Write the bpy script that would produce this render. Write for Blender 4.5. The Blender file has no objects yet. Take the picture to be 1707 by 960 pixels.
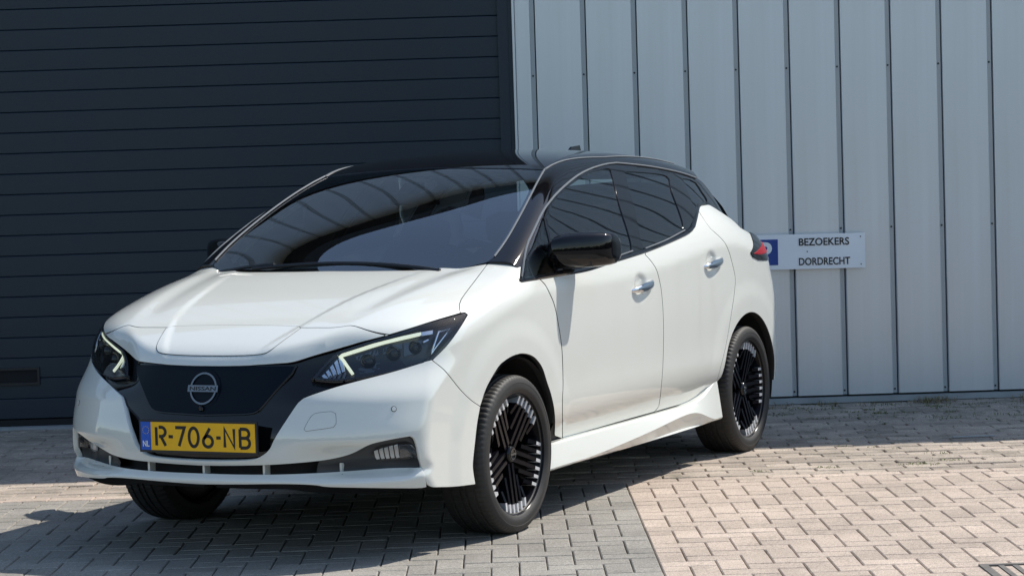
import bpy, math, random
import numpy as np
from mathutils import Vector, Matrix
from mathutils.geometry import delaunay_2d_cdt
random.seed(7); rng = np.random.default_rng(7)
scene = bpy.context.scene
C = scene.collection

# ---------------------------------------------------------------- camera
IW, IH = 1707, 960
CAM = np.array([8.262833120503942, 4.9079619693536, 1.4427148181852028])
YAW, PITCH, ROLL, FPX = 3.5969792597967203, -0.04943598938864508, 0.030958412554490198, 3818.3620713168525
fw = np.array([math.cos(YAW)*math.cos(PITCH), math.sin(YAW)*math.cos(PITCH), math.sin(PITCH)])
_r = np.cross(fw, [0, 0, 1.0]); _r /= np.linalg.norm(_r); _d = np.cross(fw, _r)
cr = math.cos(ROLL)*_r + math.sin(ROLL)*_d
cd = -math.sin(ROLL)*_r + math.cos(ROLL)*_d
cam = bpy.data.cameras.new('camera'); camo = bpy.data.objects.new('camera', cam); C.objects.link(camo)
M = Matrix(((cr[0], -cd[0], -fw[0]), (cr[1], -cd[1], -fw[1]), (cr[2], -cd[2], -fw[2])))
camo.matrix_world = Matrix.Translation(Vector(CAM)) @ M.to_4x4()
cam.sensor_fit = 'HORIZONTAL'; cam.sensor_width = 36.0; cam.lens = 36.0*FPX/IW
cam.clip_start = 0.1; cam.clip_end = 3000
scene.camera = camo

# ---------------------------------------------------------------- light
SUN = Vector((-0.64, 0.455, 1.0)).normalized()          # towards the sun
world = bpy.data.worlds.new('World'); scene.world = world; world.use_nodes = True
nt = world.node_tree; bg = nt.nodes['Background']
sky = nt.nodes.new('ShaderNodeTexSky'); sky.sky_type = 'NISHITA'; sky.sun_disc = False
sky.sun_elevation = math.asin(SUN.z); sky.sun_rotation = math.atan2(SUN.x, SUN.y)
sky.air_density = 1.3; sky.dust_density = 0.7; sky.ozone_density = 1.2
nt.links.new(sky.outputs[0], bg.inputs[0]); bg.inputs[1].default_value = 0.122
sl = bpy.data.lights.new('sun', 'SUN'); sl.energy = 4.3; sl.angle = math.radians(0.53); sl.color = (1.0, 0.945, 0.86)
so = bpy.data.objects.new('sun', sl); C.objects.link(so); so.rotation_euler = SUN.to_track_quat('Z', 'Y').to_euler()
vs = scene.view_settings; vs.view_transform = 'Standard'; vs.look = 'None'; vs.exposure = 0.42; vs.gamma = 1.0
vs.use_curve_mapping = False

# ---------------------------------------------------------------- materials
MATS = {}
def mat(name, col, rough=.5, metal=0., coat=0., coat_rough=.03, spec=.5, emit=None, estr=1.0, noise=None, bump=None, ior=1.5, streak=None):
    m = bpy.data.materials.new(name); m.use_nodes = True; n = m.node_tree; b = n.nodes['Principled BSDF']
    b.inputs['Base Color'].default_value = (*col, 1); b.inputs['Roughness'].default_value = rough
    b.inputs['Metallic'].default_value = metal; b.inputs['Coat Weight'].default_value = coat
    b.inputs['Coat Roughness'].default_value = coat_rough; b.inputs['Specular IOR Level'].default_value = spec
    b.inputs['IOR'].default_value = ior
    if emit: b.inputs['Emission Color'].default_value = (*emit, 1); b.inputs['Emission Strength'].default_value = estr
    if noise or bump or streak:
        tc = n.nodes.new('ShaderNodeTexCoord')
    if noise:       # (scale, amount) brightness mottling; and roughness mottling
        t = n.nodes.new('ShaderNodeTexNoise'); t.inputs['Scale'].default_value = noise[0]; t.inputs['Detail'].default_value = 5
        n.links.new(tc.outputs['Object'], t.inputs['Vector'])
        r = n.nodes.new('ShaderNodeMapRange'); r.inputs['From Min'].default_value = .3; r.inputs['From Max'].default_value = .7
        r.inputs['To Min'].default_value = 1-noise[1]; r.inputs['To Max'].default_value = 1+noise[1]*.6
        n.links.new(t.outputs['Fac'], r.inputs['Value'])
        mx = n.nodes.new('ShaderNodeMix'); mx.data_type = 'RGBA'; mx.blend_type = 'MULTIPLY'; mx.inputs[0].default_value = 1
        mx.inputs[6].default_value = (*col, 1); n.links.new(r.outputs[0], mx.inputs[7]); n.links.new(mx.outputs[2], b.inputs['Base Color'])
    if streak:      # rain streaks: noise drawn out along the height
        mp = n.nodes.new('ShaderNodeMapping'); mp.inputs['Scale'].default_value = (streak[0], streak[0], streak[1]); n.links.new(tc.outputs['Object'], mp.inputs[0])
        t3 = n.nodes.new('ShaderNodeTexNoise'); t3.inputs['Scale'].default_value = 1; t3.inputs['Detail'].default_value = 6; t3.inputs['Roughness'].default_value = .65
        n.links.new(mp.outputs[0], t3.inputs['Vector'])
        r3 = n.nodes.new('ShaderNodeMapRange'); r3.inputs['From Min'].default_value = .3; r3.inputs['From Max'].default_value = .7
        r3.inputs['To Min'].default_value = 1-streak[2]; r3.inputs['To Max'].default_value = 1+streak[2]*.5; n.links.new(t3.outputs['Fac'], r3.inputs['Value'])
        m3 = n.nodes.new('ShaderNodeMix'); m3.data_type = 'RGBA'; m3.blend_type = 'MULTIPLY'; m3.inputs[0].default_value = 1
        src = b.inputs['Base Color'].links[0].from_socket if b.inputs['Base Color'].links else None
        if src: n.links.new(src, m3.inputs[6])
        else: m3.inputs[6].default_value = (*col, 1)
        n.links.new(r3.outputs[0], m3.inputs[7]); n.links.new(m3.outputs[2], b.inputs['Base Color'])
        r4 = n.nodes.new('ShaderNodeMapRange'); r4.inputs['To Min'].default_value = rough*.85; r4.inputs['To Max'].default_value = rough*1.2
        n.links.new(t3.outputs['Fac'], r4.inputs['Value']); n.links.new(r4.outputs[0], b.inputs['Roughness'])
    if bump:        # (scale, strength, distance)
        t2 = n.nodes.new('ShaderNodeTexNoise'); t2.inputs['Scale'].default_value = bump[0]; t2.inputs['Detail'].default_value = 4
        n.links.new(tc.outputs['Object'], t2.inputs['Vector'])
        bp = n.nodes.new('ShaderNodeBump'); bp.inputs['Strength'].default_value = bump[1]; bp.inputs['Distance'].default_value = bump[2]
        n.links.new(t2.outputs['Fac'], bp.inputs['Height']); n.links.new(bp.outputs[0], b.inputs['Normal'])
    MATS[name] = m; return m
def glassmat(name, tint, ior=1.55, rough=0.0):
    m = bpy.data.materials.new(name); m.use_nodes = True; n = m.node_tree; n.nodes.clear()
    o = n.nodes.new('ShaderNodeOutputMaterial'); mx = n.nodes.new('ShaderNodeMixShader'); f = n.nodes.new('ShaderNodeFresnel')
    t = n.nodes.new('ShaderNodeBsdfTransparent'); g = n.nodes.new('ShaderNodeBsdfGlossy')
    f.inputs[0].default_value = ior; t.inputs[0].default_value = (*tint, 1); g.inputs['Roughness'].default_value = rough
    g.inputs[0].default_value = (1, 1, 1, 1)
    n.links.new(f.outputs[0], mx.inputs[0]); n.links.new(t.outputs[0], mx.inputs[1]); n.links.new(g.outputs[0], mx.inputs[2])
    n.links.new(mx.outputs[0], o.inputs[0]); MATS[name] = m; return m
mat('pearl_white', (.69, .70, .65), .40, coat=1.0, coat_rough=.015, noise=(1.2, .012)).node_tree.nodes['Principled BSDF'].inputs['Coat IOR'].default_value = 1.75
mat('gloss_black', (.004, .004, .005), .04, ior=1.5)
mat('grille_black', (.002, .006, .013), .35, spec=.12)
mat('satin_black', (.018, .018, .02), .45)
mat('matt_black', (.008, .008, .009), .8)
mat('trim_grey', (.05, .052, .055), .5, bump=(350, .12, .001))
mat('rubber', (.022, .021, .020), .62, noise=(9, .35), bump=(120, .25, .002))
mat('rim_black', (.004, .004, .006), .22, spec=.12)
mat('machined', (.70, .71, .73), .45, metal=.5)
mat('fog_silver', (.82, .84, .86), .3, metal=.3)
mat('chrome', (.75, .77, .8), .08, metal=1.0)
mat('dark_chrome', (.17, .175, .19), .25, metal=1.0)
mat('drl', (.9, .95, .85), .3, emit=(.93, 1.0, .74), estr=.5)
mat('red_lamp', (.30, .005, .012), .35, spec=.3)
mat('plate_yellow', (.92, .50, .010), .35, noise=(40, .05))
mat('plate_blue', (.012, .10, .52), .35)
mat('plate_ink', (.008, .007, .006), .5)
mat('plate_white', (.8, .8, .8), .5)
mat('interior_dark', (.018, .019, .021), .75, noise=(30, .2))
mat('interior_grey', (.19, .20, .195), .8, noise=(25, .12))
mat('trim_pale', (.50, .53, .49), .8)
mat('paper', (.8, .8, .78), .7)
glassmat('windscreen_glass', (.60, .71, .69), 2.3)
glassmat('side_glass', (.50, .62, .58), 1.75)
glassmat('privacy_glass', (.055, .062, .065), 1.7)
glassmat('lamp_glass', (.93, .94, .95), 1.5)

# ---------------------------------------------------------------- mesh helpers
def link(name, me, material=None, parent=None):
    o = bpy.data.objects.new(name, me); C.objects.link(o)
    if material is not None: me.materials.append(MATS[material] if isinstance(material, str) else material)
    if parent is not None: o.parent = parent
    return o
def empty(name, loc=(0, 0, 0), parent=None):
    o = bpy.data.objects.new(name, None); C.objects.link(o); o.location = loc; o.empty_display_size = .2
    if parent is not None: o.parent = parent
    return o
def tag(o, label, cat, group=None):
    o['label'] = label; o['category'] = cat
    if group: o['group'] = group
    return o
class MB:
    def __init__(s): s.v = []; s.f = []
    def add(s, v, f):
        k = len(s.v); s.v += [tuple(map(float, p)) for p in v]; s.f += [tuple(i+k for i in q) for q in f]; return s
    def box(s, a, b, T=None):
        (x0, y0, z0), (x1, y1, z1) = a, b
        v = [(x0,y0,z0),(x1,y0,z0),(x1,y1,z0),(x0,y1,z0),(x0,y0,z1),(x1,y0,z1),(x1,y1,z1),(x0,y1,z1)]
        if T is not None: v = [tuple(T(p)) for p in v]
        return s.add(v, [(0,3,2,1),(4,5,6,7),(0,1,5,4),(1,2,6,5),(2,3,7,6),(3,0,4,7)])
    def loft(s, rings, closed=True, cap=True):
        m = len(rings[0]); v = [p for r in rings for p in r]; f = []
        for i in range(len(rings)-1):
            for j in range(m if closed else m-1):
                a = i*m+j; b = i*m+(j+1) % m; f.append((a, b, b+m, a+m))
        if cap and closed: f.append(tuple(range(m-1, -1, -1))); f.append(tuple((len(rings)-1)*m+j for j in range(m)))
        return s.add(v, f)
    def tube(s, pts, r, n=8):
        P = [Vector(p) for p in pts]; rings = []
        for i, p in enumerate(P):
            t = (P[min(i+1, len(P)-1)]-P[max(i-1, 0)]).normalized()
            u = t.cross(Vector((0, 0, 1))); u = u.normalized() if u.length > 1e-4 else Vector((1, 0, 0)); w = t.cross(u)
            rr = r[i] if hasattr(r, '__len__') else r
            rings.append([p+(u*math.cos(a)+w*math.sin(a))*rr for a in [2*math.pi*k/n for k in range(n)]])
        return s.loft(rings)
    def build(s, name, material, parent=None, smooth=False, angle=35):
        me = bpy.data.meshes.new(name); me.from_pydata(s.v, [], s.f); me.update()
        if smooth:
            me.polygons.foreach_set('use_smooth', [True]*len(me.polygons))
            me.set_sharp_from_angle(angle=math.radians(angle))
        return link(name, me, material, parent)
def mirrored(o, parent=None):
    """copy of a left-hand part for the right-hand side of the car (mirror in Y)"""
    me0 = o.data; n = len(me0.vertices); co = np.empty(n*3); me0.vertices.foreach_get('co', co); co = co.reshape(-1, 3); co[:, 1] *= -1
    fs = [tuple(reversed(p.vertices)) for p in me0.polygons]
    me = bpy.data.meshes.new(me0.name); me.from_pydata(co.tolist(), [], fs)
    sm = [p.use_smooth for p in me0.polygons]; me.polygons.foreach_set('use_smooth', sm)
    if 'vn' in me0.attributes:
        nn = np.empty(n*3); me0.attributes['vn'].data.foreach_get('vector', nn); nn = nn.reshape(-1, 3); nn[:, 1] *= -1
        me.update(); me.normals_split_custom_set_from_vertices(nn.tolist())
    elif any(sm): me.update(); me.set_sharp_from_angle(angle=math.radians(35))
    for m in me0.materials: me.materials.append(m)
    mi = [p.material_index for p in me0.polygons]; me.polygons.foreach_set('material_index', mi)
    c = bpy.data.objects.new(o.name.split('.')[0], me); C.objects.link(c); c.parent = o.parent if parent is None else parent
    return c
def text_mesh(body, size, material, name, parent, thick=0.0, depth=0.0005, width=None, xs=1.0):
    cu = bpy.data.curves.new(name, 'FONT'); cu.body = body; cu.size = size; cu.align_x = 'CENTER'; cu.align_y = 'CENTER'
    cu.offset = thick; cu.extrude = depth; cu.resolution_u = 4
    t = bpy.data.objects.new('t', cu); C.objects.link(t)
    dg = bpy.context.evaluated_depsgraph_get(); me = bpy.data.meshes.new_from_object(t.evaluated_get(dg))
    C.objects.unlink(t); bpy.data.objects.remove(t)
    co = np.empty(len(me.vertices)*3); me.vertices.foreach_get('co', co); co = co.reshape(-1, 3)
    co[:, 0] -= (co[:, 0].max()+co[:, 0].min())/2; co[:, 1] -= (co[:, 1].max()+co[:, 1].min())/2
    if width: co[:, 0] *= width/(co[:, 0].max()-co[:, 0].min())
    me.vertices.foreach_set('co', co.ravel()); me.name = name; me.materials.clear()
    return link(name, me, material, parent)

# ---------------------------------------------------------------- numeric helpers
class CS:            # natural cubic spline, linear outside its knots
    def __init__(s, pts):
        p = np.array(sorted(pts), float); x, y = p[:, 0], p[:, 1]; n = len(x); h = np.diff(x)
        A = np.zeros((n, n)); b = np.zeros(n); A[0, 0] = A[-1, -1] = 1
        for i in range(1, n-1):
            A[i, i-1] = h[i-1]; A[i, i] = 2*(h[i-1]+h[i]); A[i, i+1] = h[i]
            b[i] = 6*((y[i+1]-y[i])/h[i]-(y[i]-y[i-1])/h[i-1])
        s.x, s.y, s.h, s.m = x, y, h, np.linalg.solve(A, b)
    def __call__(s, q):
        q = np.asarray(q, float); i = np.clip(np.searchsorted(s.x, q)-1, 0, len(s.x)-2); h = s.h[i]
        qc = np.clip(q, s.x[0], s.x[-1]); a = (s.x[i+1]-qc)/h; b = (qc-s.x[i])/h
        v = a*s.y[i]+b*s.y[i+1]+((a**3-a)*s.m[i]+(b**3-b)*s.m[i+1])*h*h/6
        d0 = (s.y[1]-s.y[0])/s.h[0]-s.h[0]*(2*s.m[0]+s.m[1])/6
        d1 = (s.y[-1]-s.y[-2])/s.h[-1]+s.h[-1]*(2*s.m[-1]+s.m[-2])/6
        return v+np.where(q < s.x[0], (q-s.x[0])*d0, 0)+np.where(q > s.x[-1], (q-s.x[-1])*d1, 0)
def smax(a, b, k):
    h = np.maximum(k-np.abs(a-b), 0)/k
    return np.maximum(a, b)+h*h*k*.25
def sp(x, w):        # soft positive part
    return np.where(x > 8*w, x, w*np.log1p(np.exp(np.clip(x/w, -30, 8))))
def sstep(a, b, x):
    t = np.clip((x-a)/(b-a), 0, 1); return t*t*(3-2*t)

# ---------------------------------------------------------------- wall frame
WT = np.array([-.44566602, .89519931, 0]); WN = np.array([.89519931, .44566602, 0])
WO = np.array([-4.95785, 0, 0])+WN*.2
def wp(s, d, z): return WO+WT*s+WN*d+np.array([0, 0, z])
WROT = math.atan2(WT[1], WT[0])

# ================================================================ THE SETTING
def proj(P):
    v = np.atleast_2d(P)-CAM; z = v@fw
    return np.stack([IW/2+FPX*(v@cr)/z, IH/2+FPX*(v@cd)/z], -1)

def stone(name, col, var, src, speck=.5, moss=0.0):
    """concrete paver: grain speckle, tone per piece (object property or face attribute), worn patches"""
    m = bpy.data.materials.new(name); m.use_nodes = True; n = m.node_tree; b = n.nodes['Principled BSDF']; L = n.links.new
    tc = n.nodes.new('ShaderNodeTexCoord'); geo = n.nodes.new('ShaderNodeNewGeometry')
    at = n.nodes.new('ShaderNodeAttribute'); at.attribute_name = 'tint'; at.attribute_type = src
    sp1 = n.nodes.new('ShaderNodeTexNoise'); sp1.inputs['Scale'].default_value = 230; sp1.inputs['Detail'].default_value = 2
    sp2 = n.nodes.new('ShaderNodeTexNoise'); sp2.inputs['Scale'].default_value = 2.2; sp2.inputs['Detail'].default_value = 6
    sp3 = n.nodes.new('ShaderNodeTexNoise'); sp3.inputs['Scale'].default_value = 70; sp3.inputs['Detail'].default_value = 6
    for t in (sp1, sp2, sp3): L(geo.outputs['Position'], t.inputs['Vector'])
    def mr(x, a, b_, c, d):
        r = n.nodes.new('ShaderNodeMapRange'); r.inputs[1].default_value = a; r.inputs[2].default_value = b_
        r.inputs[3].default_value = c; r.inputs[4].default_value = d; L(x, r.inputs[0]); return r.outputs[0]
    def mul(a, b_):
        r = n.nodes.new('ShaderNodeMath'); r.operation = 'MULTIPLY'; L(a, r.inputs[0]); L(b_, r.inputs[1]); return r.outputs[0]
    k = mul(mr(sp1.outputs['Fac'], .3, .72, 1-speck*.8, 1+speck*.8), mr(sp2.outputs['Fac'], .3, .7, .80, 1.13))
    k = mul(k, mr(sp3.outputs['Fac'], .3, .7, .85, 1.1))
    k = mul(k, mr(at.outputs['Fac'], 0, 1, 1-var, 1+var))
    mx = n.nodes.new('ShaderNodeMix'); mx.data_type = 'RGBA'; mx.blend_type = 'MULTIPLY'; mx.inputs[0].default_value = 1
    mx.inputs[6].default_value = (*col, 1); L(k, mx.inputs[7]); out = mx.outputs[2]
    if moss:
        nz = n.nodes.new('ShaderNodeTexNoise'); nz.inputs['Scale'].default_value = 5; nz.inputs['Detail'].default_value = 8; nz.inputs['Roughness'].default_value = .7
        L(geo.outputs['Position'], nz.inputs['Vector'])
        m2 = n.nodes.new('ShaderNodeMix'); m2.data_type = 'RGBA'; L(mr(nz.outputs['Fac'], .52, .70, 0, moss), m2.inputs[0])
        L(out, m2.inputs[6]); m2.inputs[7].default_value = (.075, .075, .045, 1); out = m2.outputs[2]
    L(out, b.inputs['Base Color']); b.inputs['Roughness'].default_value = .85; b.inputs['Specular IOR Level'].default_value = .3
    bp = n.nodes.new('ShaderNodeBump'); bp.inputs['Strength'].default_value = .7; bp.inputs['Distance'].default_value = .0030
    L(sp1.outputs['Fac'], bp.inputs['Height']); L(bp.outputs[0], b.inputs['Normal'])
    MATS[name] = m; return m
PINK = (.45, .37, .308); GREY = (.275, .258, .230); OLD = (.39, .33, .275)
for nm, c_, v_, ms in (('paver_pink', PINK, .13, .22), ('paver_grey', GREY, .12, .22), ('paver_old', OLD, .24, .6)):
    stone(nm, c_, v_, 'OBJECT', moss=ms); stone(nm+'_mass', c_, v_, 'GEOMETRY', moss=ms)
stone('joint_sand', (.085, .072, .060), .0, 'GEOMETRY', moss=.5)
stone('asphalt', (.115, .112, .105), .0, 'GEOMETRY', moss=.1)

def sheet(name, x0, y0, x1, y1, z, material):
    me = bpy.data.meshes.new(name); me.from_pydata([(x0, y0, z), (x1, y0, z), (x1, y1, z), (x0, y1, z)], [], [(0, 1, 2, 3)])
    return link(name, me, material)
ground = sheet('ground', -900, -900, 900, 900, -.03, 'asphalt'); ground['kind'] = 'structure'

# --- bricks: (s, d, length, width, rot, material key)
bricks = []
w = .1035; GAP = .0042
D0 = 3.25             # the straight stretcher course between old and new paving
SLINE = -9*w          # seam between the grey and the pink field
def kerbd(s): return D0+.03*math.sin(s*1.3+.6)
for i in range(-60, 40):
    for j in range(0, 64):
        c = (i+j) % 4
        s0, d0 = i*w, D0+j*w
        if s0 < -5.6 or s0 > 2.6 or d0 > 9.7 or (s0 > -.02 and d0+w > 5.93+.03 and d0 < 6.56): continue
        col_ = 'paver_pink' if s0+w/2 > SLINE and d0 < 6.5 else 'paver_grey'
        if (c == 3 and j == 0) or (c == 0 and i == -10) or (c == 1 and i == -9): bricks.append((s0+w/2, d0+w/2, w, w, 0, col_, .35)); continue
        if c not in (0, 2): continue
        if c == 0: cs, cd_, L_, rot = s0+w, d0+w/2, 2*w, 0
        else: cs, cd_, L_, rot = s0+w/2, d0+w, 2*w, 1
        bricks.append((cs, cd_, L_, w, rot, 'paver_pink' if cs > SLINE and cd_ < 6.5 else 'paver_grey', .35))
for i in range(-30, 14):                                # stretcher course
    bricks.append((i*.2095+.05, D0-.056, .2095, .102, 0, 'paver_pink' if i > -30 else 'paver_grey', .5))
for r in range(31):                                     # old half-bond paving up to the wall
    off = (r % 2)*.105+random.uniform(-.012, .012)
    for i in range(-32, 17):
        bricks.append((i*.2115+off, D0-.108-.052-r*.1025, .2115, .1015, 0, 'paver_old', 1.0))
for i in range(0, 14):                                  # grey gutter tiles
    for r in range(4):
        cs = .13+i*.305
        if .2 < cs < .5 and r < 1: continue
        bricks.append((cs, 5.975+.15+r*.152 if r else 6.03, .303, .15 if r else .11, 0, 'paver_grey', .6))
def brick_mesh(name, L_, W_, rough=0):
    a, b, h, ch = L_/2-GAP/2, W_/2-GAP/2, .05, .0042
    v = []
    for (x, y, z) in ((a, b, -h), (a, b, -ch), (a-ch, b-ch, 0)):
        v += [(-x, -y, z), (x, -y, z), (x, y, z), (-x, y, z)]
    f = [(8, 9, 10, 11)]
    for k in range(4):
        n_ = (k+1) % 4; f += [(k, n_, n_+4, k+4), (k+4, n_+4, n_+8, k+8)]
    return v, f
BM = {}
def get_bm(L_, W_, m):
    key = (round(L_, 3), round(W_, 3), m)
    if key not in BM:
        v, f = brick_mesh('brick', L_, W_); me = bpy.data.meshes.new('brick'); me.from_pydata(v, [], f); me.materials.append(MATS[m]); BM[key] = me
    return BM[key]
pavement = MB().add([wp(-9, .0, -.014), wp(5, .0, -.014), wp(5, 9.9, -.014), wp(-9, 9.9, -.014)], [(0, 3, 2, 1)]).build('pavement', 'joint_sand')
if pavement.data.polygons[0].normal.z < 0: pavement.data.flip_normals()
pavement['kind'] = 'structure'
vis = []
carpoly = [(118, 600), (130, 795), (210, 805), (215, 850), (300, 862), (700, 830), (790, 885), (870, 885), (905, 800), (1150, 712), (1170, 745), (1255, 750), (1290, 640), (900, 300)]
def inpoly(x, y, P):
    r = False; j = len(P)-1
    for i in range(len(P)):
        if (P[i][1] > y) != (P[j][1] > y) and x < (P[j][0]-P[i][0])*(y-P[i][1])/(P[j][1]-P[i][1])+P[i][0]: r = not r
        j = i
    return r
for k, (s, d, L_, W_, rot, m, un) in enumerate(bricks):
    q = []
    for a, b in ((-1, -1), (1, -1), (1, 1), (-1, 1)):
        ds, dd = (a*L_/2, b*W_/2) if not rot else (a*W_/2, b*L_/2)
        q.append(wp(s+ds, d+dd, 0))
    p = proj(q); cx, cy = p.mean(0)
    if not (-5 < cx < IW+5 and cy < IH+4) or inpoly(cx, cy, carpoly): continue
    area = abs(sum(p[i][0]*p[(i+1) % 4][1]-p[(i+1) % 4][0]*p[i][1] for i in range(4)))/2
    vis.append((area, k))
vis.sort(reverse=True); single = set(k for _, k in vis[:300])
mass = {}
for k, (s, d, L_, W_, rot, m, un) in enumerate(bricks):
    r2 = random.Random(k*7919+3)
    dz = r2.uniform(-.0022, .0012)*un*2; tx, ty = r2.gauss(0, .006)*un, r2.gauss(0, .006)*un; rz = r2.gauss(0, .006)*un
    s += r2.gauss(0, .0012)*un; d += r2.gauss(0, .0012)*un; tint = min(1, max(0, r2.gauss(.5, .22)))
    base = wp(s, d, dz-.001); yaw = WROT+(math.pi/2 if rot else 0)+rz
    if k in single:
        o = bpy.data.objects.new('brick', get_bm(L_, W_, m)); C.objects.link(o); o.parent = pavement
        o.location = base; o.rotation_euler = (tx, ty, yaw); o['tint'] = tint
    else:
        v, f = brick_mesh('b', L_, W_); R = (Matrix.Rotation(yaw, 3, 'Z') @ Matrix.Rotation(ty, 3, 'Y') @ Matrix.Rotation(tx, 3, 'X'))
        mb, tl = mass.setdefault(m, (MB(), []))
        mb.add([np.array(R @ Vector(p))+base for p in v], f); tl += [tint]*len(f)
for m, (mb, tl) in mass.items():
    o = mb.build('bricks', m+'_mass', pavement); o['kind'] = 'stuff'
    a = o.data.attributes.new('tint', 'FLOAT', 'FACE'); a.data.foreach_set('value', tl)

# --- weeds in the joints and along the wall
mat('grass_green', (.13, .15, .045), .7); mat('grass_dry', (.22, .18, .09), .8)
def weeds(name, spots, material):
    mb = MB()
    for (s, d, n_, rad, hgt) in spots:
        for _ in range(n_):
            a = random.uniform(0, 6.28); rr = rad*math.sqrt(random.random())
            b0 = wp(s+rr*math.cos(a), d+rr*.6*math.sin(a), -.004); l = hgt*random.uniform(.25, .75)
            dirn = random.uniform(0, 6.28); lean = random.uniform(.3, 2.2)
            dx = np.array([math.cos(dirn), math.sin(dirn), 0]); px = np.array([-dx[1], dx[0], 0])*random.uniform(.0012, .0026)
            mid = b0+dx*l*lean*.35+np.array([0, 0, l*.6]); tip = b0+dx*l*lean+np.array([0, 0, l*.85/(1+lean*.6)])
            mb.add([b0-px, b0+px, mid+px*.8, mid-px*.8, tip], [(0, 1, 2, 3), (3, 2, 4)])
    o = mb.build(name, material); o['kind'] = 'stuff'; return o
sp_g = [(random.uniform(.0, 2.3), random.uniform(.05, .35)+random.random()**2*.9, random.randint(8, 40), random.uniform(.03, .16), random.uniform(.015, .04)) for _ in range(70)]
sp_g += [(random.uniform(-.6, 2.2), random.uniform(1.0, 3.0), random.randint(5, 16), random.uniform(.02, .09), random.uniform(.008, .022)) for _ in range(60)]
sp_g += [(random.uniform(-5, -3.2), random.uniform(.1, 2.9), random.randint(5, 20), random.uniform(.02, .1), random.uniform(.008, .02)) for _ in range(30)]
sp_g += [(.5, 2.93, 90, .10, .022), (.62, 2.8, 80, .12, .02), (.05, 2.95, 60, .06, .022), (-.28, 3.0, 50, .05, .02)]
w_ = weeds('grass_tufts', sp_g, 'grass_green'); tag(w_, 'low green grass and moss growing in the paving joints along the wall', 'grass')
sp_d = [(random.uniform(.0, 2.3), random.uniform(.03, .25), random.randint(3, 14), random.uniform(.02, .12), random.uniform(.03, .09)) for _ in range(34)]
sp_d += [(1.12, .12, 120, .12, .09)]
w_ = weeds('dry_grass', sp_d, 'grass_dry'); tag(w_, 'dry straw coloured stalks along the foot of the wall', 'dry grass')

# --- warehouse
mat('cladding', (.69, .72, .755), .34, metal=.55, noise=(.5, .04), bump=(1.1, .5, .006), streak=(9, .25, .07))
mat('strip_metal', (.44, .475, .50), .40, metal=.35)
mat('cladding_dark', (.03, .033, .038), .6)
mat('door_paint', (.009, .022, .037), .42, noise=(.8, .10), bump=(600, .10, .001), streak=(4, .6, .10))
mat('plinth_metal', (.34, .36, .37), .5, noise=(6, .18))
mat('screw_metal', (.05, .055, .06), .45, metal=.6)
warehouse = empty('warehouse', WO); warehouse.rotation_euler = (0, 0, WROT - 0.0)
tag(warehouse, 'grey metal-clad warehouse with a dark sectional door and vertical joints', 'building')
# local frame of the warehouse: x along the wall, y into the building, z up
HR, HM, HL = 4.85, 5.35, 4.9
def hgt(k): return HL if k < 0 else (HM if k < 9 else HR)
RIB0, RIBP = -1.2206, .3055
JAMB = -1.372
STEP = RIB0+RIBP*9-.033      # unseen roof step, made up so the ground shadow gets both widths
MB().box((JAMB+.02, .06, 0), (STEP, 14, HM-.02)).box((STEP, .06, 0), (26, 14, HR-.02)).box((-16, .06, 3.42), (JAMB+.02, 14, HL-.02)).box((-16, .13, -.02), (JAMB+.02, 14, 3.42)).build('wall_core', 'cladding_dark', warehouse)
pm = {}
def panel_mesh(L_, z0, z1):
    key = (round(L_, 4), z0, z1)
    if key not in pm:
        r = .006
        prof = [(0, .055), (0, r), (.0018, .0018), (r, 0), (L_-r, 0), (L_-.0018, .0018), (L_, r), (L_, .03)]
        mb = MB(); rings = [[(x, y, z) for x, y in prof] for z in (z0, z1)]
        mb.loft(rings, closed=False)
        me = bpy.data.meshes.new('cladding_panel'); me.from_pydata(mb.v, [], [tuple(reversed(f)) for f in mb.f]); me.materials.append(MATS['cladding'])
        pm[key] = me
    return pm[key]
zb = .05
strips = []
def clad(x0, x1, z0, z1):
    o = bpy.data.objects.new('cladding_panel', panel_mesh(x1-x0, z0, z1)); C.objects.link(o); o.parent = warehouse; o.location = (x0, 0, 0)
STW = .027
clad(JAMB+.028, RIB0-STW-.006, zb, HM)
for k in range(0, 56):
    clad(RIB0+RIBP*k, RIB0+RIBP*(k+1)-STW-.006, zb, hgt(k))
for k in range(0, 57):
    x1 = RIB0+RIBP*k-.006
    o = MB().box((x1-STW, .020, zb), (x1, .055, hgt(k))).build('joint_strip', 'strip_metal', warehouse)
    if k < 14:
        for zz in (.075, 1.057, 2.03, 3.02, 4.0):
            a = [(x1-STW*.55+.0062*math.cos(t*math.pi/4), .020, zz+.0062*math.sin(t*math.pi/4)) for t in range(8)]
            b = [(p[0], .0155, p[2]) for p in a]
            MB().loft([a, b]).build('screw', 'screw_metal', o)
for k in range(-46, 0):
    clad(RIB0+RIBP*k, RIB0+RIBP*(k+1)-STW-.006, 3.46, HL)
    x1 = RIB0+RIBP*k-.006
    MB().box((x1-STW, .020, 3.46), (x1, .055, HL)).build('joint_strip', 'strip_metal', warehouse)
MB().box((-16, -.28, HL), (JAMB, .2, HL+.20)).build('roof_edge', 'cladding_dark', warehouse)
MB().box((JAMB+.002, -.55, HM), (STEP, .2, HM+.16)).build('roof_edge', 'cladding_dark', warehouse)  # unseen deeper overhang, shaped to widen the wall's shadow at the left
MB().box((STEP+.002, -.25, HR), (16, .2, HR+.16)).build('roof_edge', 'cladding_dark', warehouse)
MB().box((JAMB+.03, -.022, .004), (16, .05, zb-.012)).box((JAMB+.03, .01, -.03), (16, .052, .004)).build('plinth', 'plinth_metal', warehouse)
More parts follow.
